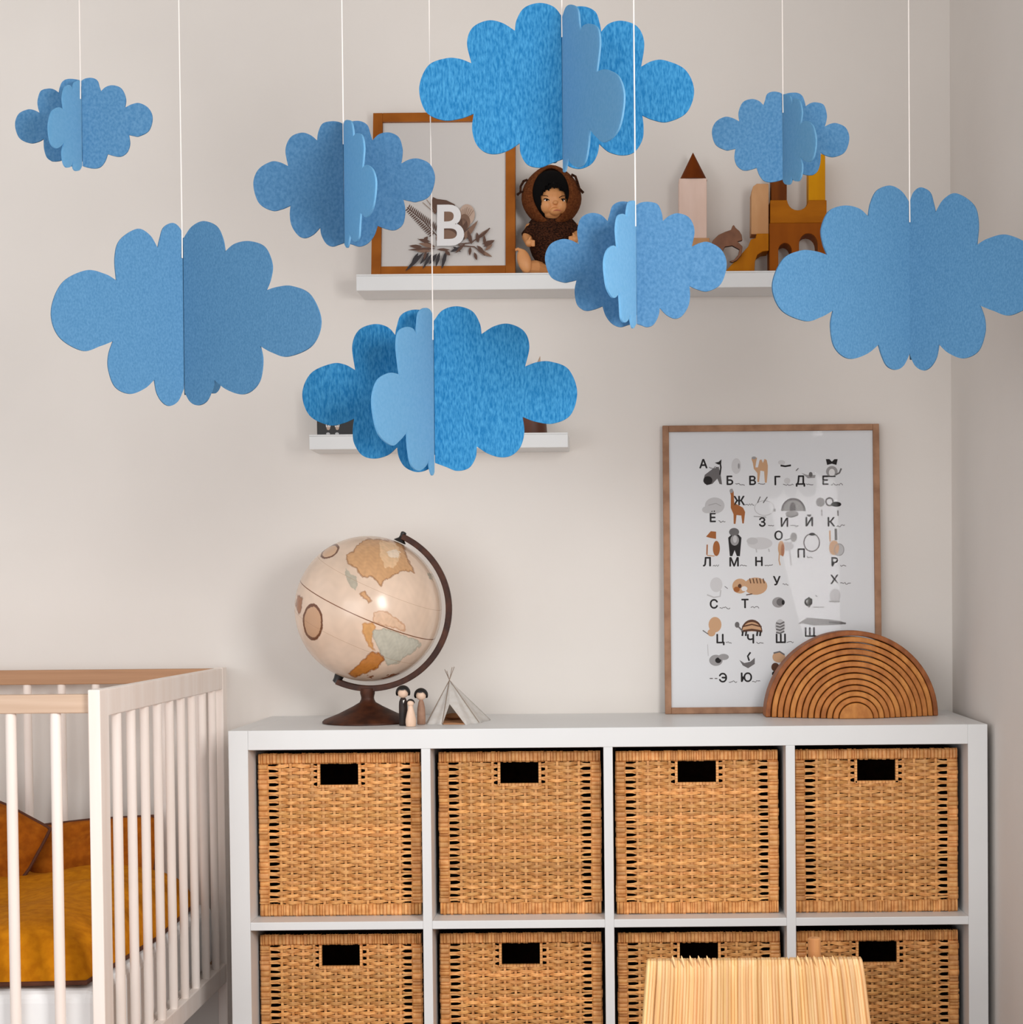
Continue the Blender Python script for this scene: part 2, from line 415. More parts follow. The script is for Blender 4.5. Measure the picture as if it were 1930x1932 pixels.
# ------------------------------------------------------------------ flat print helper
class Print:
    """flat ink shapes on a plane; f maps photo pixels to plane points, nrm points to the viewer"""
    def __init__(s, f, nrm): s.f = f; s.n = Vector(nrm); s.k = 0
    def start(s): s.b = MB(); s.mats = []; s.lay = 0
    def _m(s, c):
        m = INK[c]
        if m not in s.mats: s.mats.append(m)
        s.b.m = s.mats.index(m)
    def G(s, pts, c):
        s._m(c); s.lay += 1; o = s.n * (0.00012 * s.lay)
        ps = [s.f(*p) + o for p in pts]; s.b.add(ps, [list(range(len(ps)))])
    def E(s, x, y, rx, ry, c, rot=0, a0=0, a1=360, n=22):
        r = math.radians(rot); pts = []
        for i in range(n + 1):
            a = math.radians(a0 + (a1 - a0) * i / n); p, q = rx * math.cos(a), -ry * math.sin(a)
            pts.append((x + p * math.cos(r) - q * math.sin(r), y + p * math.sin(r) + q * math.cos(r)))
        if a1 - a0 == 360: pts = pts[:-1]
        s.G(pts, c)
    def L(s, pts, wd, c):
        s._m(c); s.lay += 1; o = s.n * (0.00012 * s.lay); n = len(pts); vs = []
        for i, (x, y) in enumerate(pts):
            x0, y0 = pts[max(i - 1, 0)]; x1, y1 = pts[min(i + 1, n - 1)]
            l = math.hypot(x1 - x0, y1 - y0) or 1; dx, dy = -(y1 - y0) / l * wd / 2, (x1 - x0) / l * wd / 2
            vs += [s.f(x + dx, y + dy) + o, s.f(x - dx, y - dy) + o]
        s.b.add(vs, [(2 * i, 2 * i + 2, 2 * i + 3, 2 * i + 1) for i in range(n - 1)])
    def ring(s, x, y, rx, ry, wd, c, a0=0, a1=360):
        s.L([(x + rx * math.cos(math.radians(a0 + (a1 - a0) * i / 24)), y - ry * math.sin(math.radians(a0 + (a1 - a0) * i / 24))) for i in range(25)], wd, c)
    def leaf(s, x0, y0, x1, y1, wd, c):
        dx, dy = x1 - x0, y1 - y0; l = math.hypot(dx, dy) or 1; px, py = -dy / l * wd / 2, dx / l * wd / 2
        s.G([(x0, y0), (x0 + dx * .25 + px * .8, y0 + dy * .25 + py * .8), (x0 + dx * .5 + px, y0 + dy * .5 + py), (x0 + dx * .8 + px * .55, y0 + dy * .8 + py * .55), (x1, y1),
             (x0 + dx * .8 - px * .55, y0 + dy * .8 - py * .55), (x0 + dx * .5 - px, y0 + dy * .5 - py), (x0 + dx * .25 - px * .8, y0 + dy * .25 - py * .8)], c)
    def done(s, name, root): return s.b.build(name, s.mats, root)

def letter(ch, pos, size, m, root, rot, bold=0.0, ext=0.0, heavy=0.0):
    cu = bpy.data.curves.new('letter', 'FONT'); cu.body = ch; cu.size = size; cu.align_x = 'CENTER'; cu.align_y = 'CENTER'
    cu.offset = bold; cu.extrude = ext; cu.materials.append(m); cu.resolution_u = 6
    tmp = bpy.data.objects.new('letter_curve', cu); me = bpy.data.meshes.new_from_object(tmp)
    bpy.data.objects.remove(tmp); bpy.data.curves.remove(cu)
    if heavy:      # thicken the thin strokes of the hand lettering
        bm = bmesh.new()
        for dx, dy in ((-heavy, 0), (heavy, 0), (0, heavy), (0, -heavy)):
            n0 = len(bm.verts); bm.from_mesh(me); bm.verts.ensure_lookup_table()
            for v in bm.verts[n0:]: v.co += Vector((dx, dy, dx * 0.03 + dy * 0.015))
        bm.to_mesh(me); bm.free()
    o = bpy.data.objects.new('letter', me); C.objects.link(o); o.parent = root
    o.rotation_euler = rot; o.location = Vector(pos) - origin_of(root)
    return o

def glass_mat():
    m = bpy.data.materials.new('picture_glass'); m.use_nodes = True; N = m.node_tree.nodes; L = m.node_tree.links
    N.remove(N['Principled BSDF'])
    tr = N.new('ShaderNodeBsdfTransparent'); gl = N.new('ShaderNodeBsdfGlossy'); gl.inputs['Roughness'].default_value = 0.0
    fr = N.new('ShaderNodeFresnel'); fr.inputs[0].default_value = 1.10
    mx = N.new('ShaderNodeMixShader'); L.new(fr.outputs[0], mx.inputs[0]); L.new(tr.outputs[0], mx.inputs[1]); L.new(gl.outputs[0], mx.inputs[2])
    L.new(mx.outputs[0], N['Material Output'].inputs[0]); return m
M['glass'] = glass_mat()

def framed(name, c0, ux, uz, W, H, bar, dep, fm, pm, label, cat):
    """c0: lower-left front corner, ux: unit along width, uz: unit up the picture (leaning)"""
    c0, ux, uz = Vector(c0), Vector(ux), Vector(uz); nb = uz.cross(ux) * -1   # towards the wall
    if nb.y < 0: nb = -nb
    t = thing(name, c0 + ux * W / 2, label, cat)
    for (a, bb, cc, dd) in ((0, bar, 0, H), (W - bar, W, 0, H), (bar, W - bar, 0, bar), (bar, W - bar, H - bar, H)):
        b = MB(); b.obox(c0 + ux * a + uz * cc, ux * (bb - a), nb * dep, uz * (dd - cc)); b.build('frame_bar', fm, t, bevel=0.001)
    b = MB(); b.obox(c0 + ux * bar + uz * bar + nb * 0.006, ux * (W - 2 * bar), nb * 0.003, uz * (H - 2 * bar)); b.build('print', pm, t)
    b = MB(); b.obox(c0 + ux * bar + uz * bar + nb * 0.0015, ux * (W - 2 * bar), nb * 0.0012, uz * (H - 2 * bar)); b.build('glass', M['glass'], t)
    return t, nb

# alphabet poster leaning on the wall
PB = P(1255, 1343, -0.048); PB.z = BH + 0.0005
PT = P(1247, 803, -0.022)
uz = Vector((0, PT.y - PB.y, PT.z - PB.z)); PH = uz.length; uz.normalize()
PW = P(1665, 1338, -0.048).x - PB.x
poster, pn = framed('alphabet_poster', PB, (1, 0, 0), uz, PW, PH, 0.0135, 0.018, M['oak'], M['paper'],
                    'tall wood framed poster of animals and Cyrillic letters leaning on the wall', 'poster')
def fp(u, v):
    a = (u - (1247 + 8 * (v - 803) / 540)) / 410 * PW
    q = 1 - (v - (803 - 0.0135 * (u - 1247))) / 540
    return PB + Vector((1, 0, 0)) * a + uz * (q * PH) + pn * 0.0058
pr = Print(fp, -pn)
prot = (math.pi / 2 - math.atan2(uz.y, uz.z), 0, 0)
for ch, u, v in [('А', 1325, 875), ('Б', 1375, 906), ('В', 1418, 906), ('Г', 1465, 906), ('Д', 1509, 905), ('Е', 1556, 905),
                 ('Ё', 1343, 976), ('Ж', 1393, 944), ('З', 1437, 984), ('И', 1479, 984), ('Й', 1526, 983), ('К', 1567, 983),
                 ('Л', 1333, 1059), ('М', 1384, 1059), ('Н', 1431, 1058), ('О', 1468, 1009), ('П', 1511, 1042), ('Р', 1574, 1058),
                 ('С', 1346, 1138), ('Т', 1405, 1137), ('У', 1465, 1094), ('Х', 1574, 1091), ('Ф', 1526, 1134), ('Ц', 1358, 1203), ('Ч', 1416, 1203), ('Ш', 1473, 1202), ('Щ', 1528, 1190),
                 ('Э', 1364, 1276), ('Ю', 1408, 1275), ('Я', 1461, 1271)]:
    flip = {'Э': 'Є', 'Я': 'R'}.get(ch)       # mirrored twins of these two signs
    lo = letter(flip or ch, fp(u, v) - pn * 0.0001, 0.0262, INK['dark'], poster, prot, heavy=0.0007)
    if flip: lo.data.transform(Matrix.Scale(-1, 4, (1, 0, 0)))
    if ch not in 'ЙФ':
        pr.start(); R = random.Random(ord(ch)); x0 = u + 11; n = R.randint(6, 11)
        pr.L([(x0 + i * 2.2, v + 6 + R.uniform(-2, 2)) for i in range(n)], 1.3, 'mid'); pr.done('word_scribble', poster)
A4 = lambda x, y: (1230 + x / 4.196, 780 + y / 4.196)
A5 = lambda x, y: (1230 + x / 3.446, 1060 + y / 3.446)
def an(name, tr, k, items):
    pr.start()
    for it in items:
        f, c = it[0], it[-1]
        if f == 'E': x, y = tr(it[1], it[2]); pr.E(x, y, it[3] / k, it[4] / k, c)
        elif f == 'H': x, y = tr(it[1], it[2]); pr.E(x, y, it[3] / k, it[4] / k, c, a0=0, a1=180)
        elif f == 'R': x, y = tr(it[1], it[2]); pr.ring(x, y, it[3] / k, it[4] / k, it[5] / k, c)
        elif f == 'G': pr.G([tr(*p) for p in it[1]], c)
        elif f == 'L': pr.L([tr(*p) for p in it[1]], it[2] / k, c)
    o = pr.done(name, poster)
    if name in ('goose_print', 'swallow_print'): o['kind'] = 'stuff'
k4, k5 = 4.196, 3.446
an('whale_print', A4, k4, [('G', [(398, 530), (410, 480), (470, 435), (520, 415), (535, 470), (548, 556), (528, 552), (510, 510), (470, 552), (425, 562)], 'mid'), ('E', 435, 525, 36, 34, 'dark'), ('L', [(530, 480), (538, 420), (532, 390)], 12, 'dark'), ('G', [(488, 385), (520, 378), (542, 358), (540, 392), (520, 400)], 'dark')])
an('bear_print', A4, k4, [('E', 660, 410, 38, 62, 'faint'), ('E', 680, 410, 8, 22, 'grey')])
an('camel_print', A4, k4, [('G', [(780, 352), (805, 335), (825, 345), (818, 378), (812, 420), (832, 420), (845, 362), (860, 357), (872, 385), (885, 352), (902, 362), (911, 405), (910, 460), (903, 540), (888, 540), (882, 450), (852, 445), (842, 535), (828, 535), (828, 465), (800, 432), (792, 385)], 'tan'), ('E', 800, 345, 18, 11, 'grey')])
an('goose_print', A4, k4, [('L', [(1012, 404), (1050, 410), (1095, 402)], 14, 'dark'), ('E', 1065, 525, 25, 24, 'faint'), ('E', 1020, 380, 28, 18, 'faint')])
an('dolphin_print', A4, k4, [('G', [(1178, 462), (1225, 478), (1290, 478), (1300, 450), (1285, 500), (1230, 504)], 'grey'), ('E', 1252, 474, 15, 20, 'mid'), ('L', [(1135, 445), (1155, 425)], 7, 'mid')])
an('raccoon_print', A4, k4, [('E', 1420, 450, 46, 44, 'grey'), ('E', 1420, 458, 24, 30, 'white'), ('L', [(1450, 475), (1480, 460), (1495, 425)], 13, 'mid'), ('G', [(1372, 352), (1400, 352), (1420, 372), (1440, 352), (1466, 352), (1456, 398), (1420, 388), (1382, 398)], 'dark'), ('L', [(1390, 488), (1450, 488)], 9, 'dark')])
an('hedgehog_print', A4, k4, [('E', 490, 722, 78, 64, 'light'), ('E', 430, 755, 40, 28, 'light'), ('L', [(440, 720), (500, 705), (540, 725)], 5, 'grey')])
an('giraffe_print', A4, k4, [('G', [(608, 604), (630, 588), (640, 612), (645, 700), (715, 738), (732, 772), (722, 862), (710, 862), (702, 800), (664, 796), (656, 866), (642, 866), (640, 790), (618, 740), (618, 640)], 'rust'), ('E', 622, 606, 14, 17, 'grey')])
an('hare_print', A4, k4, [('R', 885, 740, 78, 58, 6, 'light'), ('L', [(852, 650), (830, 700)], 8, 'mid'), ('L', [(908, 652), (875, 700)], 8, 'mid'), ('E', 965, 756, 10, 12, 'grey'), ('L', [(800, 806), (900, 812)], 6, 'grey')])
an('turkey_print', A4, k4, [('H', 1115, 762, 97, 102, 'mid'), ('H', 1115, 762, 82, 86, 'grey'), ('E', 1110, 740, 24, 46, 'mid'), ('E', 1105, 785, 52, 24, 'grey'), ('L', [(1060, 800), (1100, 812), (1150, 795)], 8, 'mid')])
an('cow_print', A4, k4, [('E', 1330, 692, 34, 36, 'grey'), ('R', 1402, 688, 28, 30, 12, 'mid'), ('E', 1456, 708, 40, 20, 'dark'), ('L', [(1340, 750), (1342, 800)], 8, 'grey'), ('L', [(1468, 755), (1470, 800)], 10, 'mid')])
an('fox_print', A4, k4, [('E', 455, 1050, 32, 60, 'white'), ('G', [(422, 968), (460, 924), (502, 928), (502, 985), (460, 978)], 'rust'), ('E', 505, 1060, 28, 60, 'rust'), ('L', [(432, 1030), (430, 1110)], 10, 'rust'), ('L', [(430, 1115), (490, 1120)], 8, 'tan')])
an('badger_print', A4, k4, [('G', [(598, 975), (625, 950), (680, 950), (704, 975), (692, 1120), (668, 1120), (650, 1072), (632, 1120), (612, 1120)], 'dark'), ('E', 650, 995, 34, 42, 'grey'), ('E', 645, 930, 40, 32, 'mid'), ('E', 652, 985, 16, 30, 'light')])
an('hippo_print', A4, k4, [('E', 850, 1018, 100, 48, 'faint'), ('L', [(820, 1060), (825, 1090)], 10, 'light'), ('L', [(920, 1060), (925, 1085)], 10, 'light'), ('E', 790, 1000, 45, 28, 'light')])
an('deer_print', A4, k4, [('E', 1060, 1040, 60, 34, 'light'), ('E', 1020, 1055, 26, 58, 'tan'), ('E', 1032, 1070, 14, 50, 'rust'), ('E', 1118, 968, 26, 36, 'grey'), ('L', [(1100, 1000), (1085, 1060), (1100, 1190)], 12, 'light'), ('L', [(1005, 1100), (1002, 1150), (1012, 1190)], 9, 'tan')])
an('penguin_print', A4, k4, [('R', 1262, 1010, 62, 70, 9, 'mid'), ('E', 1265, 945, 24, 12, 'dark')])
an('lynx_print', A4, k4, [('E', 1470, 1065, 50, 50, 'light'), ('E', 1440, 1050, 40, 58, 'tan'), ('R', 1480, 1065, 38, 46, 6, 'grey'), ('L', [(1452, 900), (1455, 990)], 20, 'mid'), ('L', [(1405, 915), (1408, 1000)], 12, 'tan')])
an('sloth_print', A5, k5, [('E', 415, 140, 40, 48, 'faint'), ('L', [(355, 205), (400, 222), (440, 215), (445, 175)], 9, 'light'), ('L', [(470, 150), (490, 165)], 4, 'mid')])
an('tiger_print', A5, k5, [('E', 672, 148, 76, 56, 'tan'), ('E', 570, 148, 50, 48, 'tan'), ('E', 598, 165, 20, 16, 'white'), ('E', 568, 148, 12, 14, 'brown'), ('E', 548, 170, 20, 18, 'rust')] + [('L', [(632 + i * 22, 98), (640 + i * 22, 130)], 6, 'brown') for i in range(5)] + [('L', [(610, 205), (650, 198)], 6, 'brown')])
an('snail_print', A5, k5, [('E', 820, 252, 40, 34, 'grey'), ('E', 832, 250, 24, 24, 'mid'), ('E', 852, 252, 10, 16, 'dark')])
an('owl_print', A5, k5, [('G', [(998, 258), (1020, 230), (1042, 258), (1020, 288)], 'mid'), ('L', [(1045, 282), (1120, 282)], 5, 'grey'), ('L', [(1060, 205), (1075, 215)], 5, 'mid')])
an('hamster_print', A5, k5, [('E', 1190, 208, 35, 46, 'light'), ('L', [(1150, 245), (1220, 245)], 8, 'grey')])
an('pike_print', A5, k5, [('G', [(950, 390), (985, 365), (1005, 350), (1150, 360), (1225, 370), (1268, 386), (1220, 396), (1150, 398), (1050, 400), (985, 388)], 'grey'), ('L', [(1150, 378), (1260, 386)], 12, 'mid')])
an('chick_print', A5, k5, [('E', 408, 398, 42, 50, 'tan'), ('E', 385, 450, 26, 24, 'tan'), ('L', [(328, 435), (365, 460)], 6, 'mid')])
an('turtle_print', A5, k5, [('H', 648, 440, 68, 76, 'brown'), ('H', 648, 440, 62, 60, 'tan'), ('L', [(585, 410), (648, 395), (712, 410)], 9, 'brown'), ('L', [(580, 440), (648, 430), (716, 440)], 14, 'brown'), ('E', 552, 398, 15, 19, 'mid'), ('L', [(560, 410), (590, 440)], 9, 'mid')] + [('L', [(x, 440), (x - 4, 470)], 11, 'dark') for x in (590, 612, 685, 705)])
an('bumblebee_print', A5, k5, [('E', 832, 405, 32, 44, 'light')] + [('L', [(806, 385 + i * 20), (832, 392 + i * 20), (860, 378 + i * 20)], 10, 'mid') for i in range(4)])
an('swallow_print', A5, k5, [('E', 415, 628, 44, 36, 'grey'), ('E', 430, 628, 20, 18, 'dark'), ('E', 465, 606, 34, 20, 'grey'), ('L', [(360, 525), (365, 600)], 4, 'light'), ('L', [(375, 745), (395, 745)], 6, 'mid'), ('L', [(408, 745), (425, 745)], 6, 'mid')])
an('lizard_print', A5, k5, [('G', [(568, 625), (600, 645), (640, 635), (668, 610), (668, 650), (625, 678), (590, 660)], 'mid'), ('L', [(632, 630), (622, 600), (640, 575)], 11, 'dark')])
an('deer_fawn_print', A5, k5, [('E', 825, 605, 42, 36, 'tan'), ('L', [(790, 580), (830, 570), (862, 590)], 10, 'mid'), ('E', 802, 670, 26, 28, 'brown')])

# framed letter print on the upper shelf
FB = P(700, 517, -0.088); FB.z = SZ + 0.0038
FT = P(703, 213, -0.03); uz2 = Vector((0, FT.y - FB.y, FT.z - FB.z)); FH = uz2.length; uz2.normalize()
FWd = P(972, 515, -0.088).x - FB.x
fb, bn = framed('letter_print', FB, (1, 0, 0), uz2, FWd, FH, 0.0205, 0.02, M['frame_brown'], M['paper_warm'],
                'brown framed print of a white letter B among dried leaves', 'picture')
def fl(x, y):
    u, v = 650 + x / 4.0208, 180 + y / 4.0208
    a = (u - (703 - 3 * (v - 213) / 304)) / 270 * FWd; q = 1 - (v - 213) / 304
    return FB + Vector((1, 0, 0)) * a + uz2 * (q * FH) + bn * 0.0058
pl = Print(fl, -bn); pl.start()
R = random.Random(5)
pl.L([(700, 1060), (600, 950), (470, 840)], 8, 'leaf')
for i in range(17):
    f = i / 17; x, y = 480 + 215 * f, 850 + 195 * f; l = 34 + 34 * f
    pl.leaf(x, y, x + l * 0.15 + 8, y - l, 10, 'leaf'); pl.leaf(x, y, x - l * 0.75, y + l * 0.55, 11, 'leaf')
pl.G([(668, 770), (700, 785), (770, 795), (830, 825), (862, 880), (800, 870), (720, 858), (680, 900), (650, 830)], 'leaf')
pl.L([(590, 810), (690, 900)], 4, 'leaf2'); pl.L([(620, 790), (690, 880)], 4, 'leaf2')
pl.E(925, 905, 60, 78, 'pale'); pl.E(905, 960, 45, 60, 'leaf2'); pl.E(895, 985, 36, 52, 'leaf')
for k in range(7): pl.L([(895, 985), (880 + k * 16, 850 + abs(k - 3) * 8)], 3, 'leaf2')
pl.E(780, 1000, 74, 110, 'leaf'); pl.E(770, 1080, 80, 60, 'leaf2'); pl.E(790, 920, 50, 50, 'leaf2')
for (a, b_, c_, d_) in [(900, 1080, 1000, 960), (880, 1090, 960, 1000), (900, 1100, 1010, 950), (1000, 1090, 1100, 1012), (980, 1100, 1080, 1035), (960, 1130, 930, 1020), (1010, 1120, 1000, 1040), (1040, 1130, 1130, 1100),
                        (1050, 1150, 1135, 1100), (1000, 1170, 1100, 1215), (1020, 1180, 1115, 1225), (980, 1190, 1000, 1250), (1060, 1140, 1055, 1060), (950, 1150, 945, 1215), (1060, 1180, 1120, 1130), (1000, 1140, 1060, 1200)]:
    pl.leaf(a, b_, c_, d_, R.uniform(22, 34), R.choice(['leaf', 'leaf', 'leaf2']))
pl.L([(860, 1130), (960, 1120), (1100, 1012)], 9, 'leaf'); pl.L([(860, 1140), (980, 1150), (1060, 1215)], 9, 'leaf')
for (a, b_, c_, d_, cc) in [(690, 1150, 550, 1085, 'leaf'), (680, 1150, 560, 1120, 'leaf2'), (690, 1160, 480, 1170, 'leaf'), (650, 1110, 560, 1090, 'leaf'), (600, 1110, 630, 1070, 'leaf'), (590, 1150, 490, 1140, 'leaf'), (660, 1180, 540, 1180, 'leaf2'),
                            (600, 1190, 460, 1328, 'slate'), (560, 1190, 500, 1290, 'slate'), (640, 1190, 570, 1280, 'slate'), (660, 1200, 590, 1315, 'slate'), (700, 1200, 640, 1280, 'slate'), (720, 1190, 690, 1300, 'slate'), (770, 1180, 735, 1315, 'slate'),
                            (760, 1180, 800, 1215, 'leaf'), (820, 1150, 880, 1190, 'slate'), (800, 1190, 890, 1150, 'slate'), (840, 1200, 920, 1120, 'leaf'), (700, 1170, 800, 1175, 'leaf'), (620, 1180, 600, 1250, 'leaf')]:
    pl.leaf(a, b_, c_, d_, R.uniform(20, 30), cc)
pl.done('dried_leaves_print', fb)
lb = letter('B', fl(790, 1003) - bn * 0.012 * 0 - bn * 0.0057 + Vector((0, -0.0006, 0)), 0.128, INK['white'], fb, (math.pi / 2 - math.atan2(uz2.y, uz2.z), 0, 0), 0.0020, 0.0004)
lb.scale = (0.9, 1, 1)

# ------------------------------------------------------------------ toy blocks on the upper shelf
T2 = lambda x, y: (1200 + x / 3.86, 250 + y / 3.86)
YF, YK = -0.088, -0.035
def q2(x, y, Y=None):
    p = P(*T2(x, y), YF if Y is None else Y); return (p.x, max(SZ + 0.0002, p.z))
def floorz(pts, y0=1000):  # points marked on the shelf board get the board's height
    return pts
def block(name, pts, m, label, group='wooden toy blocks on the upper shelf', y0=YF, y1=YK, bottom=None, top=None, cat='toy block'):
    ps = [list(q2(x, y, y0)) for x, y in pts]
    if bottom is not None:
        zm = max(y for _, y in pts)
        for k, (x, y) in enumerate(pts):
            if y >= zm - 3: ps[k][1] = bottom
    if top is not None:
        zm = min(y for _, y in pts)
        for k, (x, y) in enumerate(pts):
            if y <= zm + 3: ps[k][1] = top
    b = MB(); b.xz([tuple(p) for p in ps], y0, y1)
    cx = sum(p[0] for p in ps) / len(ps); cz = min(p[1] for p in ps)
    o = b.build(name, m, base=(cx, (y0 + y1) / 2, cz), bevel=0.0012)
    return tag(o, label, cat, group)
def arc(cx, cy, rx, ry, a0, a1, n=10):
    return [(cx + rx * math.cos(math.radians(a0 + (a1 - a0) * i / n)), cy - ry * math.sin(math.radians(a0 + (a1 - a0) * i / n))) for i in range(n + 1)]
SB = SZ + 0.0005
zt = q2(416, 768)[1]
block('toy_block', [(300, 1022), (535, 1022), (535, 768), (300, 768)], M['tan'], 'tan wooden block under the pale pink tower block', bottom=SB, top=zt)
zt2 = q2(416, 330)[1]
block('toy_block', [(313, 768), (515, 768), (515, 330), (313, 330)], M['pink'], 'tall pale pink tower block beneath the pointed brown roof', bottom=zt + 0.0003, top=zt2, y0=-0.084, y1=-0.036)
p0 = q2(316, 330); p1 = q2(520, 330); ap = q2(419, 120)
b = MB(); rr = (p1[0] - p0[0]) / 2
b.lathe([(rr, 0), (rr, 0.001), (0.0006, ap[1] - zt2 - 0.001)], (ap[0], -0.06, zt2 + 0.0004), 40)
tag(b.build('toy_roof', M['rust'], base=(ap[0], -0.06, zt2 + 0.0004), smooth=True), 'pointed dark brown roof block on the pale pink tower', 'toy block', 'wooden toy blocks on the upper shelf')
zs = q2(920, 735)[1]
block('toy_ramp', [(645, 1022), (862, 1022), (866, 940), (884, 890), (920, 866), (966, 860), (966, 735), (878, 735), (872, 768), (836, 778), (816, 830), (740, 915), (662, 998)],
      M['ochre'], 'ochre sloped block with an arch cut under it beside the brown animal', bottom=SB, top=zs)
block('toy_block', [(838, 735), (966, 735), (966, 372), (880, 372), (852, 392), (840, 440)], M['tan'], 'peach tan block with a rounded corner standing on the ochre slope', bottom=zs + 0.0003, y0=-0.08, y1=-0.04)
zc = q2(1170, 658)[1]
block('toy_arch', [(972, 1022), (1036, 1022)] + arc(1085, 860, 49, 56, 180, 0) + [(1134, 1022), (1186, 1022)] + arc(1255, 812, 68, 78, 180, 0) + [(1323, 1022), (1388, 1022), (1388, 658), (972, 658)],
      M['cinnamon'], 'cinnamon brown castle block with two arched openings', bottom=SB, top=zc)
zu = q2(1180, 492)[1]
block('toy_block', [(978, 658), (1388, 658), (1388, 492), (1256, 492)] + arc(1178, 492, 76, 74, 0, -180)[1:-1] + [(1100, 492), (978, 492)], M['caramel'], 'caramel block with a round notch lying on the castle block', bottom=zc + 0.0003, y0=-0.086, y1=-0.037)
block('toy_block', [(986, 492), (1098, 492), (1098, 250), (986, 250)], M['umber'], 'dark umber upright block half hidden below a small cloud', bottom=zu + 0.0003, y0=-0.082, y1=-0.044)
block('toy_block', [(1256, 492), (1378, 492), (1378, 172), (1366, 158), (1256, 158)], M['yellow'], 'mustard yellow upright block at the right end of the toy castle', bottom=zu + 0.0003, y0=-0.082, y1=-0.044)
sq = [(548, 812), (560, 785), (600, 745), (650, 722), (692, 708), (700, 684), (711, 671), (727, 695), (752, 716), (769, 745), (775, 785), (740, 794), (776, 830), (768, 890), (735, 930), (700, 947), (680, 938),
      (714, 926), (744, 890), (752, 852), (700, 824), (648, 832), (612, 900), (600, 1020), (545, 1020), (556, 950), (545, 870)]
b = MB(); ps = [q2(x, y, -0.098) for x, y in sq]; zm = min(p[1] for p in ps)
b.m = 0; b.xz(ps, -0.098, -0.0885)
o = b.build('toy_animal', [M['animal'], M['animal_edge']], base=(ps[12][0], -0.094, zm), bevel=0.0012)
for p in o.data.polygons:
    if abs(p.normal.y) < 0.5: p.material_index = 1
tag(o, 'flat brown wooden squirrel with dark edges in front of the ochre slope', 'toy animal')

# ------------------------------------------------------------------ hooded doll
T1 = lambda x, y: (650 + x / 4.0208, 180 + y / 4.0208)
def d1(x, y, Y): return P(*T1(x, y), Y)
K = 1 / (4.0208 * 887)      # metres per zoomed pixel near the shelf
doll = thing('doll', (d1(1580, 1350, -0.06).x, -0.06, SZ), 'vinyl baby doll in a brown hooded knit sweater seated on the upper shelf', 'doll')
def remesh(o, vox, it=6):
    r = o.modifiers.new('remesh', 'REMESH'); r.mode = 'VOXEL'; r.voxel_size = vox; r.use_smooth_shade = True
    s_ = o.modifiers.new('smooth', 'SMOOTH'); s_.factor = 0.5; s_.iterations = it
hc = d1(1575, 800, -0.066)
b = MB()   # head with cheeks, nose, chin, then neck, trunk, arms and legs as one body
b.ell(hc, 124 * K, 0.036, 146 * K)
b.ell(hc + Vector((-36 * K, -0.017, -50 * K)), 56 * K, 0.02, 62 * K); b.ell(hc + Vector((64 * K, -0.017, -50 * K)), 50 * K, 0.02, 62 * K)
b.ell(hc + Vector((30 * K, -0.0365, -46 * K)), 19 * K, 0.006, 15 * K); b.ell(hc + Vector((32 * K, -0.031, -92 * K)), 32 * K, 0.006, 18 * K)
b.ell(hc + Vector((25 * K, -0.025, -100 * K)), 42 * K, 0.014, 30 * K)
tc = d1(1570, 1120, -0.05)
b.ell(tc, 150 * K, 0.026, 210 * K); b.tube([hc - Vector((0, 0, 120 * K)), tc + Vector((0, 0, 120 * K))], 0.014, 12)
for (sh, el, ha) in (((1420, 1000), (1385, 1080), (1400, 1120)), ((1730, 1000), (1765, 1060), (1745, 1090))):
    b.tube([d1(*sh, -0.052), d1(*el, -0.062), d1(*ha, -0.082)], [0.014, 0.0115, 0.0085], 10)
    h = d1(*ha, -0.086); b.ell(h, 0.0085, 0.009, 0.0085)
    for k in range(4): b.tube([h + Vector((0.006 * (1 if ha[0] < 1500 else -1), -0.003, 0.0045 - k * 0.0036)), h + Vector((0.0125 * (1 if ha[0] < 1500 else -1), -0.006, 0.003 - k * 0.0034))], [0.0022, 0.0017], 6)
    b.tube([h + Vector((0, -0.004, 0.006)), h + Vector((0.004 * (1 if ha[0] < 1500 else -1), -0.007, 0.0115))], [0.0024, 0.0018], 6)
for sx in (-1, 1):
    hip = Vector((tc.x + sx * 0.02, -0.05, SZ + 0.018)); kn = Vector((tc.x + sx * 0.040, -0.072, SZ + 0.020)); an_ = Vector((tc.x + sx * 0.052, -0.089, SZ + 0.0175))
    if sx < 0: kn = d1(1440, 1290, -0.075); kn.z = SZ + 0.020; an_ = d1(1365, 1285, -0.092); an_.z = SZ + 0.018
    b.tube([hip, kn, an_], [0.018, 0.0165, 0.0125], 12)
    b.ell(an_ + Vector((0, -0.004, 0.012)), 0.0145, 0.0105, 0.026, rot=Matrix.Rotation(-0.30 * sx, 3, 'Y') if sx > 0 else Matrix.Rotation(0.32, 3, 'Y') @ Matrix.Rotation(-0.6, 3, 'Y'))
    for k in range(5):
        b.ell(an_ + Vector((sx * (0.013 - k * 0.0042) + (0.0 if sx > 0 else -0.004), -0.006, 0.037 - abs(k - 1) * 0.0015)), 0.0026, 0.0036, 0.0036, 8, 6)
body = b.build('body', M['skin'], doll); remesh(body, 0.0011, 4)
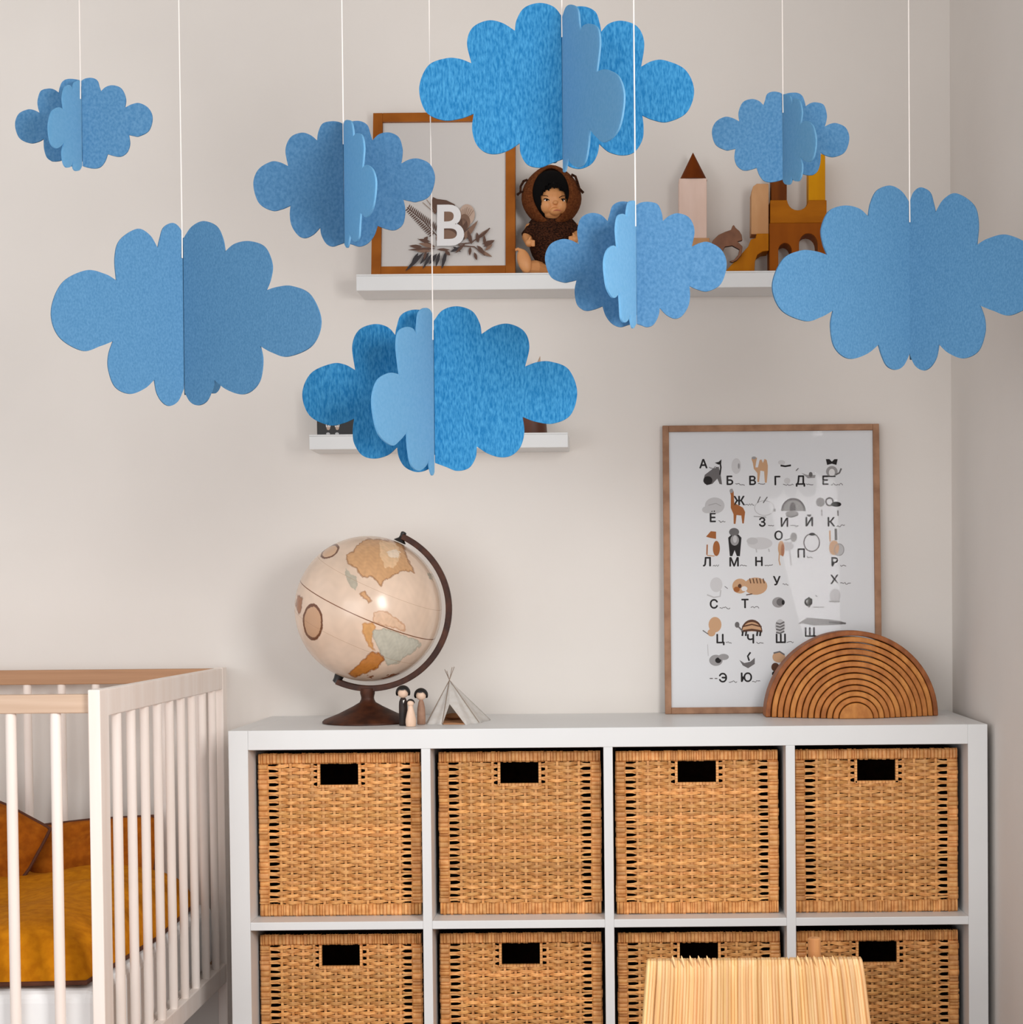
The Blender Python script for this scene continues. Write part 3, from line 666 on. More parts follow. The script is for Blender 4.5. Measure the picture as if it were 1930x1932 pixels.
# hood: shell around the head with an open face
b = MB(); n, m = 40, 24; vs = []; fs = []
hx_, hy_, hz_ = 214 * K, 0.047, 208 * K; hcen = hc + Vector((-5 * K, 0.010, 10 * K))
ox, oz = -2 * K, 22 * K     # centre of the face opening
for i in range(m + 1):
    f = i / m
    for k in range(n):
        a = 2 * math.pi * k / n; ca, sa = math.cos(a), math.sin(a)
        tip = 1.0 + (0.11 * max(0, sa) ** 6); nar = 1 - 0.14 * max(0, -sa) ** 1.5
        t0 = math.asin(min(0.965, 1 / math.sqrt((ca / 0.69) ** 2 + (sa / 0.95) ** 2))); th = t0 + (math.pi - t0) * f         # polar angle from the viewer axis
        rr = math.sin(th); yy = -math.cos(th)
        g = 1 - f if f < 0.3 else 0
        vs.append(hcen + Vector((hx_ * rr * ca * nar + ox * (1 - f), hy_ * yy * 1.0, hz_ * rr * sa * tip + oz * (1 - f))))
for i in range(m):
    for k in range(n): fs.append((i * n + k, i * n + (k + 1) % n, (i + 1) * n + (k + 1) % n, (i + 1) * n + k))
b.add(vs, fs); hood = b.build('hood', M['knit'], doll, smooth=True)
so = hood.modifiers.new('solid', 'SOLIDIFY'); so.thickness = 0.004; so.offset = 1
b = MB()  # rim of the hood
ring = [Vector(vs[k]) for k in range(40)]
b.tube(ring, 0.0035, 8, closed=True); b.build('hood_rim', M['knit'], hood, smooth=True)
for sx, pts in ((-1, [(1405, 640), (1375, 650), (1352, 690), (1350, 735), (1325, 755)]), (1, [(1705, 600), (1735, 615), (1752, 660), (1765, 705), (1795, 740)])):
    b = MB(); b.tube([d1(x + sx * 16, y, -0.074) for x, y in pts], [0.0026, 0.0028, 0.0024, 0.0024, 0.0030], 8)
    b.tube([d1(x + sx * (16 - 26 * q), y + 8 + 10 * q, -0.074) for q, (x, y) in enumerate(pts[:3])] + [d1(pts[3][0] + sx * 16, pts[3][1], -0.074)], 0.0022, 8); b.build('ear', M['knit_dark'], hood, smooth=True)
# hair: cap and fringe
b = MB(); b.ell(hc + Vector((-4 * K, 0.0, 44 * K)), 160 * K, 0.0385, 172 * K, 48, 32)
hair = b.build('hair', M['hair'], doll, smooth=True)
bm = bmesh.new(); bm.from_mesh(hair.data)
o0 = doll.location
dl = [v for v in bm.verts if (v.co.y + o0.y) < hc.y and ((v.co.x + o0.x - hc.x - 20 * K) / (86 * K)) ** 2 + ((v.co.z + o0.z - hc.z + 34 * K) / (118 * K)) ** 2 < 1]
bmesh.ops.delete(bm, geom=dl, context='VERTS'); bm.to_mesh(hair.data); bm.free()
sm = hair.modifiers.new('solid', 'SOLIDIFY'); sm.thickness = 0.003; sm.offset = 1
b = MB()
for k in range(13):
    f = k / 12 - 0.5; x = hc.x + 20 * K + f * 172 * K; zt_ = hc.z + 120 * K - abs(f) * 60 * K
    b.tube([(x - 4 * K, hc.y - 0.030 + abs(f) * 0.014, zt_), (x, hc.y - 0.0395 + abs(f) * 0.022, hc.z + 86 * K - abs(f) * 40 * K), (x + 3 * K, hc.y - 0.0405 + abs(f) * 0.026, hc.z + (56 - 40 * abs(f) * abs(f) * 4 + (k % 3) * 7) * K)], [0.0045, 0.004, 0.0012], 7)
b.build('fringe', M['hair'], hair, smooth=True)
# face details
for sx, ex in ((-1, 1532), (1, 1652)):
    p = d1(ex, 797, -0.1); yy = hc.y - (0.0335 if sx < 0 else 0.0318)
    b = MB(); b.ell((p.x, yy, p.z), 17 * K, 0.0022, 10 * K, 14, 8); b.build('eye', M['white_paint'], doll, smooth=True)
    b = MB(); b.ell((p.x + 2 * K, yy - 0.0012, p.z), 9.5 * K, 0.0016, 9.5 * K, 12, 8); b.build('iris', M['hair'], doll, smooth=True)
    b = MB(); b.tube([(p.x + q * 21 * K, yy - 0.0018 + abs(q) * 0.001, p.z + (11 - 6 * q * q) * K + 4 * K * q * sx) for q in (-1, -0.5, 0, 0.5, 1)], 0.0011, 6); b.build('eyelid', M['hair'], doll, smooth=True)
    b = MB(); b.tube([(p.x + q * 24 * K, yy - 0.0012 + abs(q) * 0.001, p.z + (34 - 4 * q * q) * K + 7 * K * q * sx) for q in (-1, -0.5, 0, 0.5, 1)], 0.0008, 6); b.build('eyebrow', M['knit_dark'], doll, smooth=True)
p = d1(1614, 874, -0.1)
b = MB(); b.tube([(p.x + q * 30 * K, hc.y - 0.0402 + abs(q) * 0.003, p.z - 6 * K * q * q) for q in (-1, -0.5, 0, 0.5, 1)], [0.0006, 0.0013, 0.0015, 0.0013, 0.0006], 8); b.build('mouth', M['lip'], doll, smooth=True)
# sweater
b = MB(); b.ell(tc + Vector((0, -0.002, 12 * K)), 172 * K, 0.031, 215 * K)
b.tube([tc + Vector((0, 0, 120 * K)), tc + Vector((0, 0.003, 215 * K))], [0.03, 0.024], 16)
for (sh, el) in (((1430, 1010), (1392, 1075)), ((1720, 1005), (1755, 1055))):
    b.tube([tc + Vector((0, 0, 80 * K)), d1(*sh, -0.052), d1(*el, -0.062)], [0.020, 0.0195, 0.0165], 12)
sw = b.build('sweater', M['knit_dark'], doll); remesh(sw, 0.0016, 4)
b = MB(); b.lathe([(0.0195, -0.004), (0.0225, 0), (0.0225, 0.003), (0.0195, 0.006)], tc + Vector((0, 0, 190 * K)), 24); b.build('collar', M['knit'], doll, smooth=True)

# ------------------------------------------------------------------ lower shelf things
x0, x1 = P(598, 800, -0.09).x, P(668, 800, -0.09).x
bxr = thing('storage_tin', ((x0 + x1) / 2, -0.06, LZ), 'small black box with white printed figures on the lower shelf', 'box')
b = MB(); b.box(x0, x1, -0.092, -0.03, LZ + 0.0003, LZ + 0.085); b.build('body', M['tin'], bxr, bevel=0.002)
b = MB(); b.box(x0 - 0.001, x1 + 0.001, -0.093, -0.029, LZ + 0.0853, LZ + 0.1); b.build('lid', M['tin'], bxr, bevel=0.002)
pk = Print(lambda u, v: P(u, v, -0.0921), (0, -1, 0)); pk.start()
for u in (619, 636):
    pk.E(u, 818.5, 3.6, 2.6, 'light'); pk.E(u + 0.5, 807, 3.4, 4.5, 'pale')
    for k in (-3, 0.3, 3.3): pk.L([(u + k, 806), (u + k * 1.25, 796)], 1.6, 'white')
pk.done('white_figures', bxr)
xr = P(1033, 818, -0.06).x
pot = thing('plant_pot', (xr - 0.034, -0.058, LZ), 'dark brown tapered pot holding dried leaves on the lower shelf', 'plant pot')
b = MB(); b.lathe([(0.034, 0.0003), (0.0335, 0.002), (0.0305, 0.045), (0.027, 0.085), (0.0262, 0.09), (0.024, 0.09), (0.026, 0.05), (0.028, 0.012)], (xr - 0.034, -0.058, LZ), 36)
b.build('vessel', M['pot'], pot, smooth=True)
base = Vector((xr - 0.034, -0.058, LZ + 0.085)); tips = [P(1019, 671, -0.062), P(985, 690, -0.05), P(1000, 700, -0.07), P(970, 705, -0.055)]
for k, tp in enumerate(tips):
    b = MB(); d = tp - base; sd = Vector((-d.z, 0, d.x)).normalized()
    vs = []; prof = [0.0008, 0.0009, 0.006, 0.0095, 0.0085, 0.0045, 0.0003]
    for i, wv in enumerate(prof):
        c = base + d * (i / 6) + Vector((0, 0, 0.004 * math.sin(i)))
        vs += [c - sd * wv, c + Vector((0, -0.0015, 0)), c + sd * wv]
    b.add(vs, [f for i in range(6) for f in ((3 * i, 3 * i + 1, 3 * i + 4, 3 * i + 3), (3 * i + 1, 3 * i + 2, 3 * i + 5, 3 * i + 4))])
    o = b.build('dried_leaf', M['dry'], pot, smooth=True); q = o.modifiers.new('solid', 'SOLIDIFY'); q.thickness = 0.0006

# ------------------------------------------------------------------ rainbow
TZ = BH + 0.0006
rcx = P(1608, 1350, -0.19).x
x_l, x_r = P(1445, 1345, -0.17).x, P(1771, 1345, -0.17).x; R0 = (x_r - x_l) / 2; rcx = (x_l + x_r) / 2
topz = P(1608, 1190, -0.17).z; RH = topz - TZ
rb = thing('wooden_rainbow', (rcx, -0.14, TZ), 'brown wooden stacking rainbow of nested arches at the right end of the bookcase', 'toy')
NA = 12; wth = R0 * 0.81 / (NA - 0) 
for k in range(NA + 1):
    ro = R0 - k * wth if k < NA else R0 - NA * wth + wth * 0.0
    ri = ro - wth * 0.86
    yf = -0.165 - 0.064 * k / NA; yb = yf + 0.068
    b = MB(); n = 40; sc = RH / R0 * (1 - 0.06 * (k / NA)); pts = []
    xo = rcx + 0.012 * (k / NA) * 0
    if k < NA:
        outer = [(xo + ro * math.cos(math.pi * i / n), TZ + ro * sc * math.sin(math.pi * i / n)) for i in range(n + 1)]
        inner = [(xo + ri * math.cos(math.pi * i / n), TZ + ri * sc * math.sin(math.pi * i / n)) for i in range(n, -1, -1)]
        vs = [(x, yf, z) for x, z in outer] + [(x, yf, z) for x, z in reversed(inner)] + [(x, yb, z) for x, z in outer] + [(x, yb, z) for x, z in reversed(inner)]
        q = n + 1; fs = []
        for i in range(n):
            fs += [(i, i + 1, q + i + 1, q + i), (2 * q + i, 3 * q + i, 3 * q + i + 1, 2 * q + i + 1), (i, 2 * q + i, 2 * q + i + 1, i + 1), (q + i, q + i + 1, 3 * q + i + 1, 3 * q + i)]
        fs += [(0, q, 3 * q, 2 * q), (n, 2 * q + n, 3 * q + n, q + n)]
        b.add(vs, fs); nm = 'arch'
    else:
        b.xz([(xo + ro * math.cos(math.pi * i / n), TZ + ro * sc * math.sin(math.pi * i / n)) for i in range(n + 1)], yf, yb); nm = 'half_disc'
    b.build(nm, M['rainbow'][0 if k == 0 else (1 + (k * 2) % 3 if k < NA else 3)], rb, smooth=True, bevel=0.0016)

# ------------------------------------------------------------------ globe
gy = -0.205
gc = P(695.6, 1148.6, gy); GR = 137.2 * (gy - EYE.y) / FOC
gb = P(694, 1355, gy)
globe = thing('globe', (gb.x, gy, TZ), 'antique tan desk globe tilted in a dark wooden half ring stand', 'globe')
ns, nr = 820, 410
th = np.linspace(0, math.pi, nr + 1); ph = np.linspace(0, 2 * math.pi, ns, endpoint=False)
TH, PHI = np.meshgrid(th, ph, indexing='ij')
VX = (np.sin(TH) * np.cos(PHI)).ravel(); VY = (np.sin(TH) * np.sin(PHI)).ravel(); VZ = np.cos(TH).ravel()
me = bpy.data.meshes.new('sphere'); vs = np.stack([VX, VY, VZ], 1) * GR
ii, kk = np.meshgrid(np.arange(nr), np.arange(ns), indexing='ij'); k1 = (kk + 1) % ns
F = np.stack([ii * ns + kk, (ii + 1) * ns + kk, (ii + 1) * ns + k1, ii * ns + k1], -1).reshape(-1, 4)
me.from_pydata(vs.tolist(), [], F.tolist())
def sm_noise(x, y, z, f, seed):
    a = np.sin(f * x * 1.3 + seed) * np.cos(f * y * 1.1 - seed * 2) + np.sin(f * z * 1.7 + seed * 3 + 2.2 * np.sin(f * x)) * np.cos(f * x * 0.9 + f * y * 1.9)
    return a * 0.5
sx_ = VX * 630 + 715; sy_ = 775 - VZ * 630
wx = sm_noise(VX, VY, VZ, 23, 1.0) * 10 + sm_noise(VX, VY, VZ, 61, 2.0) * 5; wy = sm_noise(VX, VY, VZ, 27, 4.0) * 10 + sm_noise(VX, VY, VZ, 57, 5.0) * 5
QX, QY = sx_ + wx, sy_ + wy; front = VY < 0.12
ocean = np.array(lin((224, 198, 176))[:3]); cols = np.tile(ocean, (len(VX), 1))
big = sm_noise(VX, VY, VZ, 4, 9.0)[:, None]; cols *= 1 + 0.10 * big + 0.05 * sm_noise(VX, VY, VZ, 19, 6.0)[:, None]
LANDS = [
 ((206, 160, 116), (140, 92, 56), [(735, 180), (690, 225), (650, 290), (605, 320), (612, 370), (650, 410), (700, 430), (720, 470), (760, 510), (800, 500), (850, 520), (880, 545), (905, 580), (918, 545), (960, 520), (1000, 490), (1040, 470), (1080, 450), (1155, 475), (1120, 400), (1080, 330), (1050, 260), (1010, 210), (930, 190), (850, 185)]),
 ((226, 188, 148), None, [(850, 200), (930, 205), (1000, 240), (1040, 330), (1000, 430), (930, 430), (890, 350)]),
 ((236, 214, 190), None, [(930, 290), (990, 270), (1030, 300), (1020, 350), (960, 340)]),
 ((178, 168, 150), None, [(600, 420), (650, 480), (700, 500), (725, 560), (700, 620), (660, 590), (620, 520)]),
 ((206, 158, 112), (150, 100, 62), [(735, 640), (770, 630), (800, 660), (830, 700), (815, 720), (780, 690)]),
 ((222, 186, 156), (186, 136, 100), [(850, 800), (920, 790), (1000, 830), (1080, 900), (1090, 955), (1000, 930), (900, 910), (850, 870)]),
 ((212, 160, 104), (190, 134, 84), [(760, 900), (830, 890), (862, 920), (850, 960), (830, 1000), (820, 1050), (832, 1112), (800, 1090), (775, 1020), (755, 960)]),
 ((194, 190, 174), (164, 158, 142), [(850, 950), (920, 940), (1000, 960), (1080, 1000), (1180, 1040), (1190, 1090), (1130, 1140), (1060, 1190), (1000, 1230), (930, 1250), (900, 1200), (880, 1130), (860, 1060), (840, 1000)]),
 ((196, 126, 58), (140, 76, 26), [(820, 1130), (880, 1150), (905, 1190), (870, 1240), (800, 1290), (700, 1330), (620, 1355), (585, 1330), (620, 1290), (700, 1230), (760, 1180)]),
 ((140, 86, 54), None, [(820, 1390), (900, 1345), (1000, 1330), (960, 1370), (880, 1400)]),
 ((140, 86, 54), None, [(735, 1352), (775, 1338), (785, 1352), (760, 1366)]),
 ((176, 166, 150), None, [(1235, 455), (1270, 480), (1295, 545), (1260, 520)]),
 ((160, 104, 66), (120, 72, 42), [(150, 650), (215, 680), (205, 760), (170, 820), (130, 740)]),
 ((188, 140, 104), None, [(350, 285), (400, 250), (480, 240), (505, 270), (450, 320), (390, 325)]),
]
def inside(px, py, poly):
    r = np.zeros(len(px), bool); n = len(poly)
    for i in range(n):
        x0, y0 = poly[i]; x1, y1 = poly[(i + 1) % n]
        c = ((y0 > py) != (y1 > py)) & (px < (x1 - x0) * (py - y0) / ((y1 - y0) or 1e-9) + x0); r ^= c
    return r
def edged(px, py, poly):
    d = np.full(len(px), 1e9); n = len(poly)
    for i in range(n):
        x0, y0 = poly[i]; x1, y1 = poly[(i + 1) % n]; dx, dy = x1 - x0, y1 - y0
        t_ = np.clip(((px - x0) * dx + (py - y0) * dy) / (dx * dx + dy * dy), 0, 1)
        d = np.minimum(d, np.hypot(px - x0 - t_ * dx, py - y0 - t_ * dy))
    return d
for cf, ce, poly in LANDS:
    k = inside(QX, QY, poly) & front
    tx = 1 + 0.10 * sm_noise(VX, VY, VZ, 38, 7.0)[k][:, None]
    cols[k] = np.array(lin(cf)[:3]) * tx
    if ce:
        e_ = (edged(QX, QY, poly) < 6.5) & front; cols[e_] = 0.4 * cols[e_] + 0.6 * np.array(lin(ce)[:3])
# the far side: broad land masses so the globe reads from behind too
back = (VY > 0.3) & ((sm_noise(VX, VY, VZ, 3.1, 3.3) + 0.3 * sm_noise(VX, VY, VZ, 17, 1.7)) > 0.22); cols[back] = np.array(lin((204, 160, 118))[:3])
# ornamental ring cartouches
for (ex, ey, rx, ry, rot, wd, inner) in ((315, 880, 92, 142, 4, 9, (200, 158, 124)), (430, 282, 82, 56, -18, 7, (214, 174, 140))):
    c_, s_ = math.cos(math.radians(rot)), math.sin(math.radians(rot)); X = (QX - wx * 0.6 - ex) * c_ + (QY - wy * 0.6 - ey) * s_; Y = -(QX - wx * 0.6 - ex) * s_ + (QY - wy * 0.6 - ey) * c_
    rr = np.sqrt((X / rx) ** 2 + (Y / ry) ** 2); k = (rr < 1) & front; cols[k] = np.array(lin(inner)[:3])
    k = (np.abs(rr - 1) * min(rx, ry) < wd) & front; cols[k] = np.array(lin((110, 66, 40))[:3])
ca = me.color_attributes.new('Col', 'FLOAT_COLOR', 'POINT')
ca.data.foreach_set('color', np.concatenate([np.clip(cols, 0, 1), np.ones((len(cols), 1))], 1).astype(np.float32).ravel())
me.polygons.foreach_set('use_smooth', [True] * len(me.polygons))
axis = Vector((0.42, -0.075, 0.905)).normalized()
gm = bpy.data.materials.new('globe_map'); gm.use_nodes = True; N = gm.node_tree.nodes; L = gm.node_tree.links; bs = N['Principled BSDF']
bs.inputs['Roughness'].default_value = 0.22; bs.inputs['Specular IOR Level'].default_value = 0.5
at = N.new('ShaderNodeAttribute'); at.attribute_name = 'Col'; tcn = N.new('ShaderNodeTexCoord')
nrm = N.new('ShaderNodeVectorMath'); nrm.operation = 'NORMALIZE'; L.new(tcn.outputs['Object'], nrm.inputs[0])
dt = N.new('ShaderNodeVectorMath'); dt.operation = 'DOT_PRODUCT'; L.new(nrm.outputs[0], dt.inputs[0]); dt.inputs[1].default_value = axis
col = at.outputs['Color']
for lat, wd, cc, fac in ((0.0, 0.0062, (120, 70, 40), 1.0), (0.4, 0.0022, (168, 128, 98), 0.6), (-0.4, 0.0022, (168, 128, 98), 0.7)):
    a = N.new('ShaderNodeMath'); a.operation = 'SUBTRACT'; a.inputs[1].default_value = lat; L.new(dt.outputs['Value'], a.inputs[0])
    b_ = N.new('ShaderNodeMath'); b_.operation = 'ABSOLUTE'; L.new(a.outputs[0], b_.inputs[0])
    c_ = N.new('ShaderNodeMath'); c_.operation = 'LESS_THAN'; c_.inputs[1].default_value = wd; L.new(b_.outputs[0], c_.inputs[0])
    d_ = N.new('ShaderNodeMath'); d_.operation = 'MULTIPLY'; d_.inputs[1].default_value = fac; L.new(c_.outputs[0], d_.inputs[0])
    mx = N.new('ShaderNodeMix'); mx.data_type = 'RGBA'; L.new(d_.outputs[0], mx.inputs[0]); L.new(col, mx.inputs[6]); mx.inputs[7].default_value = lin(cc); col = mx.outputs[2]
L.new(col, bs.inputs['Base Color']); me.materials.append(gm)
go = bpy.data.objects.new('sphere', me); C.objects.link(go); go.parent = globe; go.location = gc - globe.location
# meridian ring
acx, acy = 697, 1149; mc = P(acx, acy, gy); pxm = (gy - EYE.y) / FOC
b = MB(); vs = []; fs = []; n = 60; ra, rb_ = 144.5 * pxm, 155.5 * pxm; hw = 0.0085
for i in range(n + 1):
    a = math.radians(65 - 180 * i / n); ca_, sa_ = math.cos(a), math.sin(a)
    for r, y in ((ra, -hw), (rb_, -hw), (rb_, hw), (ra, hw)): vs.append(mc + Vector((r * ca_, y, r * sa_)))
for i in range(n):
    for k in range(4): fs.append((i * 4 + k, i * 4 + (k + 1) % 4, i * 4 + 4 + (k + 1) % 4, i * 4 + 4 + k))
fs += [(0, 1, 2, 3), (n * 4 + 3, n * 4 + 2, n * 4 + 1, n * 4)]
b.add(vs, fs); b.build('meridian_ring', M['globe_wood'], globe, smooth=True, bevel=0.0012)
for sg, nm in ((1, 'top_cap'), (-1, 'bottom_cap')):
    a = math.radians(65); d = Vector((math.cos(a), 0, math.sin(a))) * sg
    b = MB()
    if sg > 0: b.lathe([(0.013, 0.0), (0.0125, 0.002), (0.006, 0.008), (0.005, 0.014), (0.0058, 0.016), (0.0058, 0.021), (0.003, 0.023)], mc + d * (GR + 0.0015), 24, ax=d)
    else: b.lathe([(0.010, 0.0), (0.0095, 0.003), (0.0085, 0.009), (0.0085, 0.015), (0.005, 0.017)], mc + d * (GR + 0.001), 24, ax=d)
    b.build(nm, M['black'], globe, smooth=True)
nt_ = (mc.z - rb_) - TZ
b = MB(); b.lathe([(0.092, 0), (0.092, 0.003), (0.088, 0.007), (0.060, 0.018), (0.030, 0.033), (0.0165, 0.041), (0.0135, 0.047), (0.013, nt_ - 0.012), (0.015, nt_ - 0.004), (0.015, nt_ + 0.006)], (gb.x, gy, TZ), 48)
b.build('stand', M['globe_wood'], globe, smooth=True)

# ------------------------------------------------------------------ peg people
def peg(u, v, H, rb, rh, bm_, label, pear=False):
    p = PZ(u, v, TZ); p.z = TZ
    y = p.y + rb; t = thing('peg_doll', (p.x, y, TZ), label, 'toy figure', 'wooden peg people')
    hb = H - 2 * rh * 0.93
    prof = [(rb * 0.95, 0), (rb, 0.0015), (rb, hb * 0.3), (rb * 0.92, hb * 0.65), (rb * 0.66, hb * 0.9), (rb * 0.42, hb * 1.0), (rb * 0.3, hb * 1.05)]
    if bm_ is M['peg_dark']: prof = [(rb * 0.96, 0), (rb, 0.0015), (rb, hb * 0.72), (rb * 0.93, hb * 0.86), (rb * 0.66, hb * 0.97), (rb * 0.35, hb * 1.03)]
    if pear: prof = [(rb * 0.9, 0), (rb, hb * 0.18), (rb * 0.98, hb * 0.35), (rb * 0.75, hb * 0.65), (rb * 0.52, hb * 0.9), (rb * 0.4, hb * 1.02), (rb * 0.3, hb * 1.06)]
    b = MB(); b.lathe(prof, (p.x, y, TZ), 28); b.build('body', bm_, t, smooth=True)
    hc_ = Vector((p.x, y, TZ + H - rh)); b = MB(); b.ell(hc_, rh * 0.9, rh * 0.9, rh * 0.9, 24, 16); b.build('head', M['peg_pale'], t, smooth=True)
    b = MB(); n, m = 28, 14; vs = []; fs = []      # hair cap with a parted front edge
    for i in range(m + 1):
        for k in range(n):
            a = 2 * math.pi * k / n; fr = max(0, -math.sin(a))
            lim = math.radians(118 - 66 * fr ** 1.2 + 14 * (fr > 0.97)) if not pear else math.radians(95 - 45 * fr)
            q = lim * i / m; r = rh * (1.1 if pear else 1.2 - 0.06 * (i == m))
            vs.append(hc_ + Vector((r * math.sin(q) * math.cos(a), r * math.sin(q) * math.sin(a), r * math.cos(q))))
    for i in range(m):
        for k in range(n): fs.append((i * n + k, i * n + (k + 1) % n, (i + 1) * n + (k + 1) % n, (i + 1) * n + k))
    b.add(vs, fs); b.build('hair', M['hair_paint'], t, smooth=True)
    return t, hc_, y
t, hc_, y = peg(760, 1369, 0.0775, 0.0086, 0.0122, M['peg_dark'], 'taller peg doll in a dark suit with black hair')
b = MB(); b.prism([(hc_.x + 0.0005, y - 0.0085, TZ + 0.050), (hc_.x + 0.004, y - 0.0085, TZ + 0.051), (hc_.x + 0.0015, y - 0.0085, TZ + 0.044)], (0, 0.006, 0)); b.build('collar', M['white_paint'], t)
peg(794, 1367, 0.0705, 0.0085, 0.0118, M['peg_brown'], 'peg doll in a muted brown dress beside the toy tent')
peg(774, 1371, 0.0535, 0.0105, 0.0076, M['peg_pale'], 'small unpainted peg child standing in front of the pair', True)

# ------------------------------------------------------------------ toy tent
pt_ = lambda u, v: (lambda q: Vector((q.x, q.y, TZ)))(PZ(u, v, TZ))
L0, OL, OR, R0_, R1, BK, L1 = pt_(804, 1366), pt_(834, 1367), pt_(878, 1367), pt_(904, 1364), pt_(925, 1358), pt_(872, 1352), pt_(818, 1355)
APY = (L0.y + BK.y) / 2; AP = P(848, 1283, APY); SL = P(848, 1328, (APY + OL.y) / 2 - 0.012)
tent = thing('toy_tent', (AP.x, APY, TZ), 'tiny white canvas teepee tent with stick poles beside the peg people', 'toy tent')
def panel(poly, sag=0.0):
    b = MB(); n = 8; a, p, q = poly; vs = []; fs = []
    cen = (AP + L0 + R1 + BK) / 4
    for i in range(n + 1):
        for j in range(n + 1):
            f = i / n; g = j / n; c = a.lerp(p.lerp(q, g), f)
            o = Vector((c.x - cen.x, c.y - cen.y, 0)); o = o.normalized() if o.length > 1e-5 else o
            c = c - o * (sag * math.sin(math.pi * g) * math.sin(math.pi * min(1, f)) ) + o * (0.002 * math.sin(g * 9) * f)
            vs.append(c)
    for i in range(n):
        for j in range(n): fs.append((i * (n + 1) + j, i * (n + 1) + j + 1, (i + 1) * (n + 1) + j + 1, (i + 1) * (n + 1) + j))
    b.add(vs, fs); o = b.build('canvas_panel', M['canvas'], tent, smooth=True); s_ = o.modifiers.new('solid', 'SOLIDIFY'); s_.thickness = 0.0008
SL2 = AP.lerp(SL, 1.0)
for poly in ((AP, L0, OL), (AP, OR, R0_), (AP, R0_, R1), (AP, R1, BK), (AP, BK, L1), (AP, L1, L0)): panel(poly, 0.002)
b = MB(); b.add([AP, OL, SL, OR], [(0, 1, 2), (0, 2, 3)]); o = b.build('door_flap', M['canvas'], tent); s_ = o.modifiers.new('solid', 'SOLIDIFY'); s_.thickness = 0.0008
for p_, tp in ((L0, (857, 1258)), (R0_, (843, 1266)), (OL, (853, 1259)), (BK, (839, 1263))):
    tp = P(*tp, APY + (0.004 if p_ is BK else -0.004)); b = MB(); q = p_ + Vector((0, 0, 0.001)); b.tube([q + (AP - q) * 0.0, AP + Vector((0, -0.001, 0)), tp], 0.0008, 6); b.build('pole', M['stick'], tent, smooth=True)
b = MB(); b.add([OL + Vector((0.002, 0.004, 0.0012)), OR + Vector((-0.002, 0.004, 0.0012)), BK + Vector((0.0, -0.006, 0.0012)), L1 + Vector((0.004, -0.004, 0.0012))], [(0, 1, 2, 3)])
o = b.build('ground_mat', M['canvas_mat'], tent); s_ = o.modifiers.new('solid', 'SOLIDIFY'); s_.thickness = 0.001
b = MB(); c_ = P(857, 1354, APY); b.ell((c_.x, APY + 0.004, TZ + 0.008), 0.02, 0.012, 0.0065); b.build('cushion', M['canvas_mat'], tent, smooth=True)

# ------------------------------------------------------------------ crib
XC = -0.823; YFc, YBc = -0.885, -0.03; HC = 0.879; XL = -2.22
crib = thing('crib', ((XC + XL) / 2, (YFc + YBc) / 2, 0), 'pale birch slatted baby crib at the left edge beside the bookcase', 'crib')
def cb(name, m, *q, bev=0.002):
    b = MB(); b.box(*q); return b.build(name, m, crib, bevel=bev)
for x0, x1 in ((XC - 0.020, XC), (XL, XL + 0.020)):
    cb('post', M['birch'], x0, x1, YFc, YFc + 0.047, 0, HC); cb('post', M['birch'], x0, x1, YBc - 0.035, YBc, 0, HC)
    cb('end_rail', M['birch'], x0 + 0.001, x1 - 0.001, YFc + 0.047, YBc - 0.035, HC - 0.046, HC - 0.001)
    cb('end_rail', M['birch'], x0 + 0.001, x1 - 0.001, YFc + 0.047, YBc - 0.035, 0.205, 0.245)
    n = 11
    for i in range(n):
        y = -0.768 + i * 0.081
        if y > YBc - 0.05: break
        b = MB(); b.tube([((x0 + x1) / 2, y, 0.245), ((x0 + x1) / 2, y, HC - 0.046)], 0.0084, 12, caps=False); o = b.build('slat', M['birch'], crib, smooth=True)
for yy, dep, zt_, m_ in ((YFc + 0.012, 0.022, HC - 0.008, 'birch_shade'), (YBc - 0.03, 0.022, HC - 0.002, 'birch_back_shade')):
    cb('long_rail', M[m_], XL + 0.020, XC - 0.020, yy, yy + dep, zt_ - 0.031, zt_)
    cb('long_rail', M[m_], XL + 0.020, XC - 0.020, yy, yy + dep, 0.205, 0.245)
    ref = P(101, 1400, yy).x if yy < -0.5 else P(48, 1300, yy).x
    x = ref
    while x + 0.0735 < XC - 0.035: x += 0.0735
    while x > XL + 0.05:
        b = MB(); b.tube([(x, yy + dep / 2, 0.245), (x, yy + dep / 2, zt_ - 0.031)], 0.0088, 12, caps=False); b.build('slat', M['birch'], crib, smooth=True); x -= 0.0735
cb('mattress_base', M['birch'], XL + 0.022, XC - 0.022, YFc + 0.036, YBc - 0.034, 0.225, 0.243)
b = MB(); b.box(XL + 0.03, XC - 0.026, YFc + 0.04, YBc - 0.04, 0.2435, 0.376)
tag(b.build('mattress', M['sheet'], base=((XL + XC) / 2, (YFc + YBc) / 2, 0.2435), bevel=0.02, seg=4), 'white mattress lying inside the crib under the mustard bedding', 'mattress')
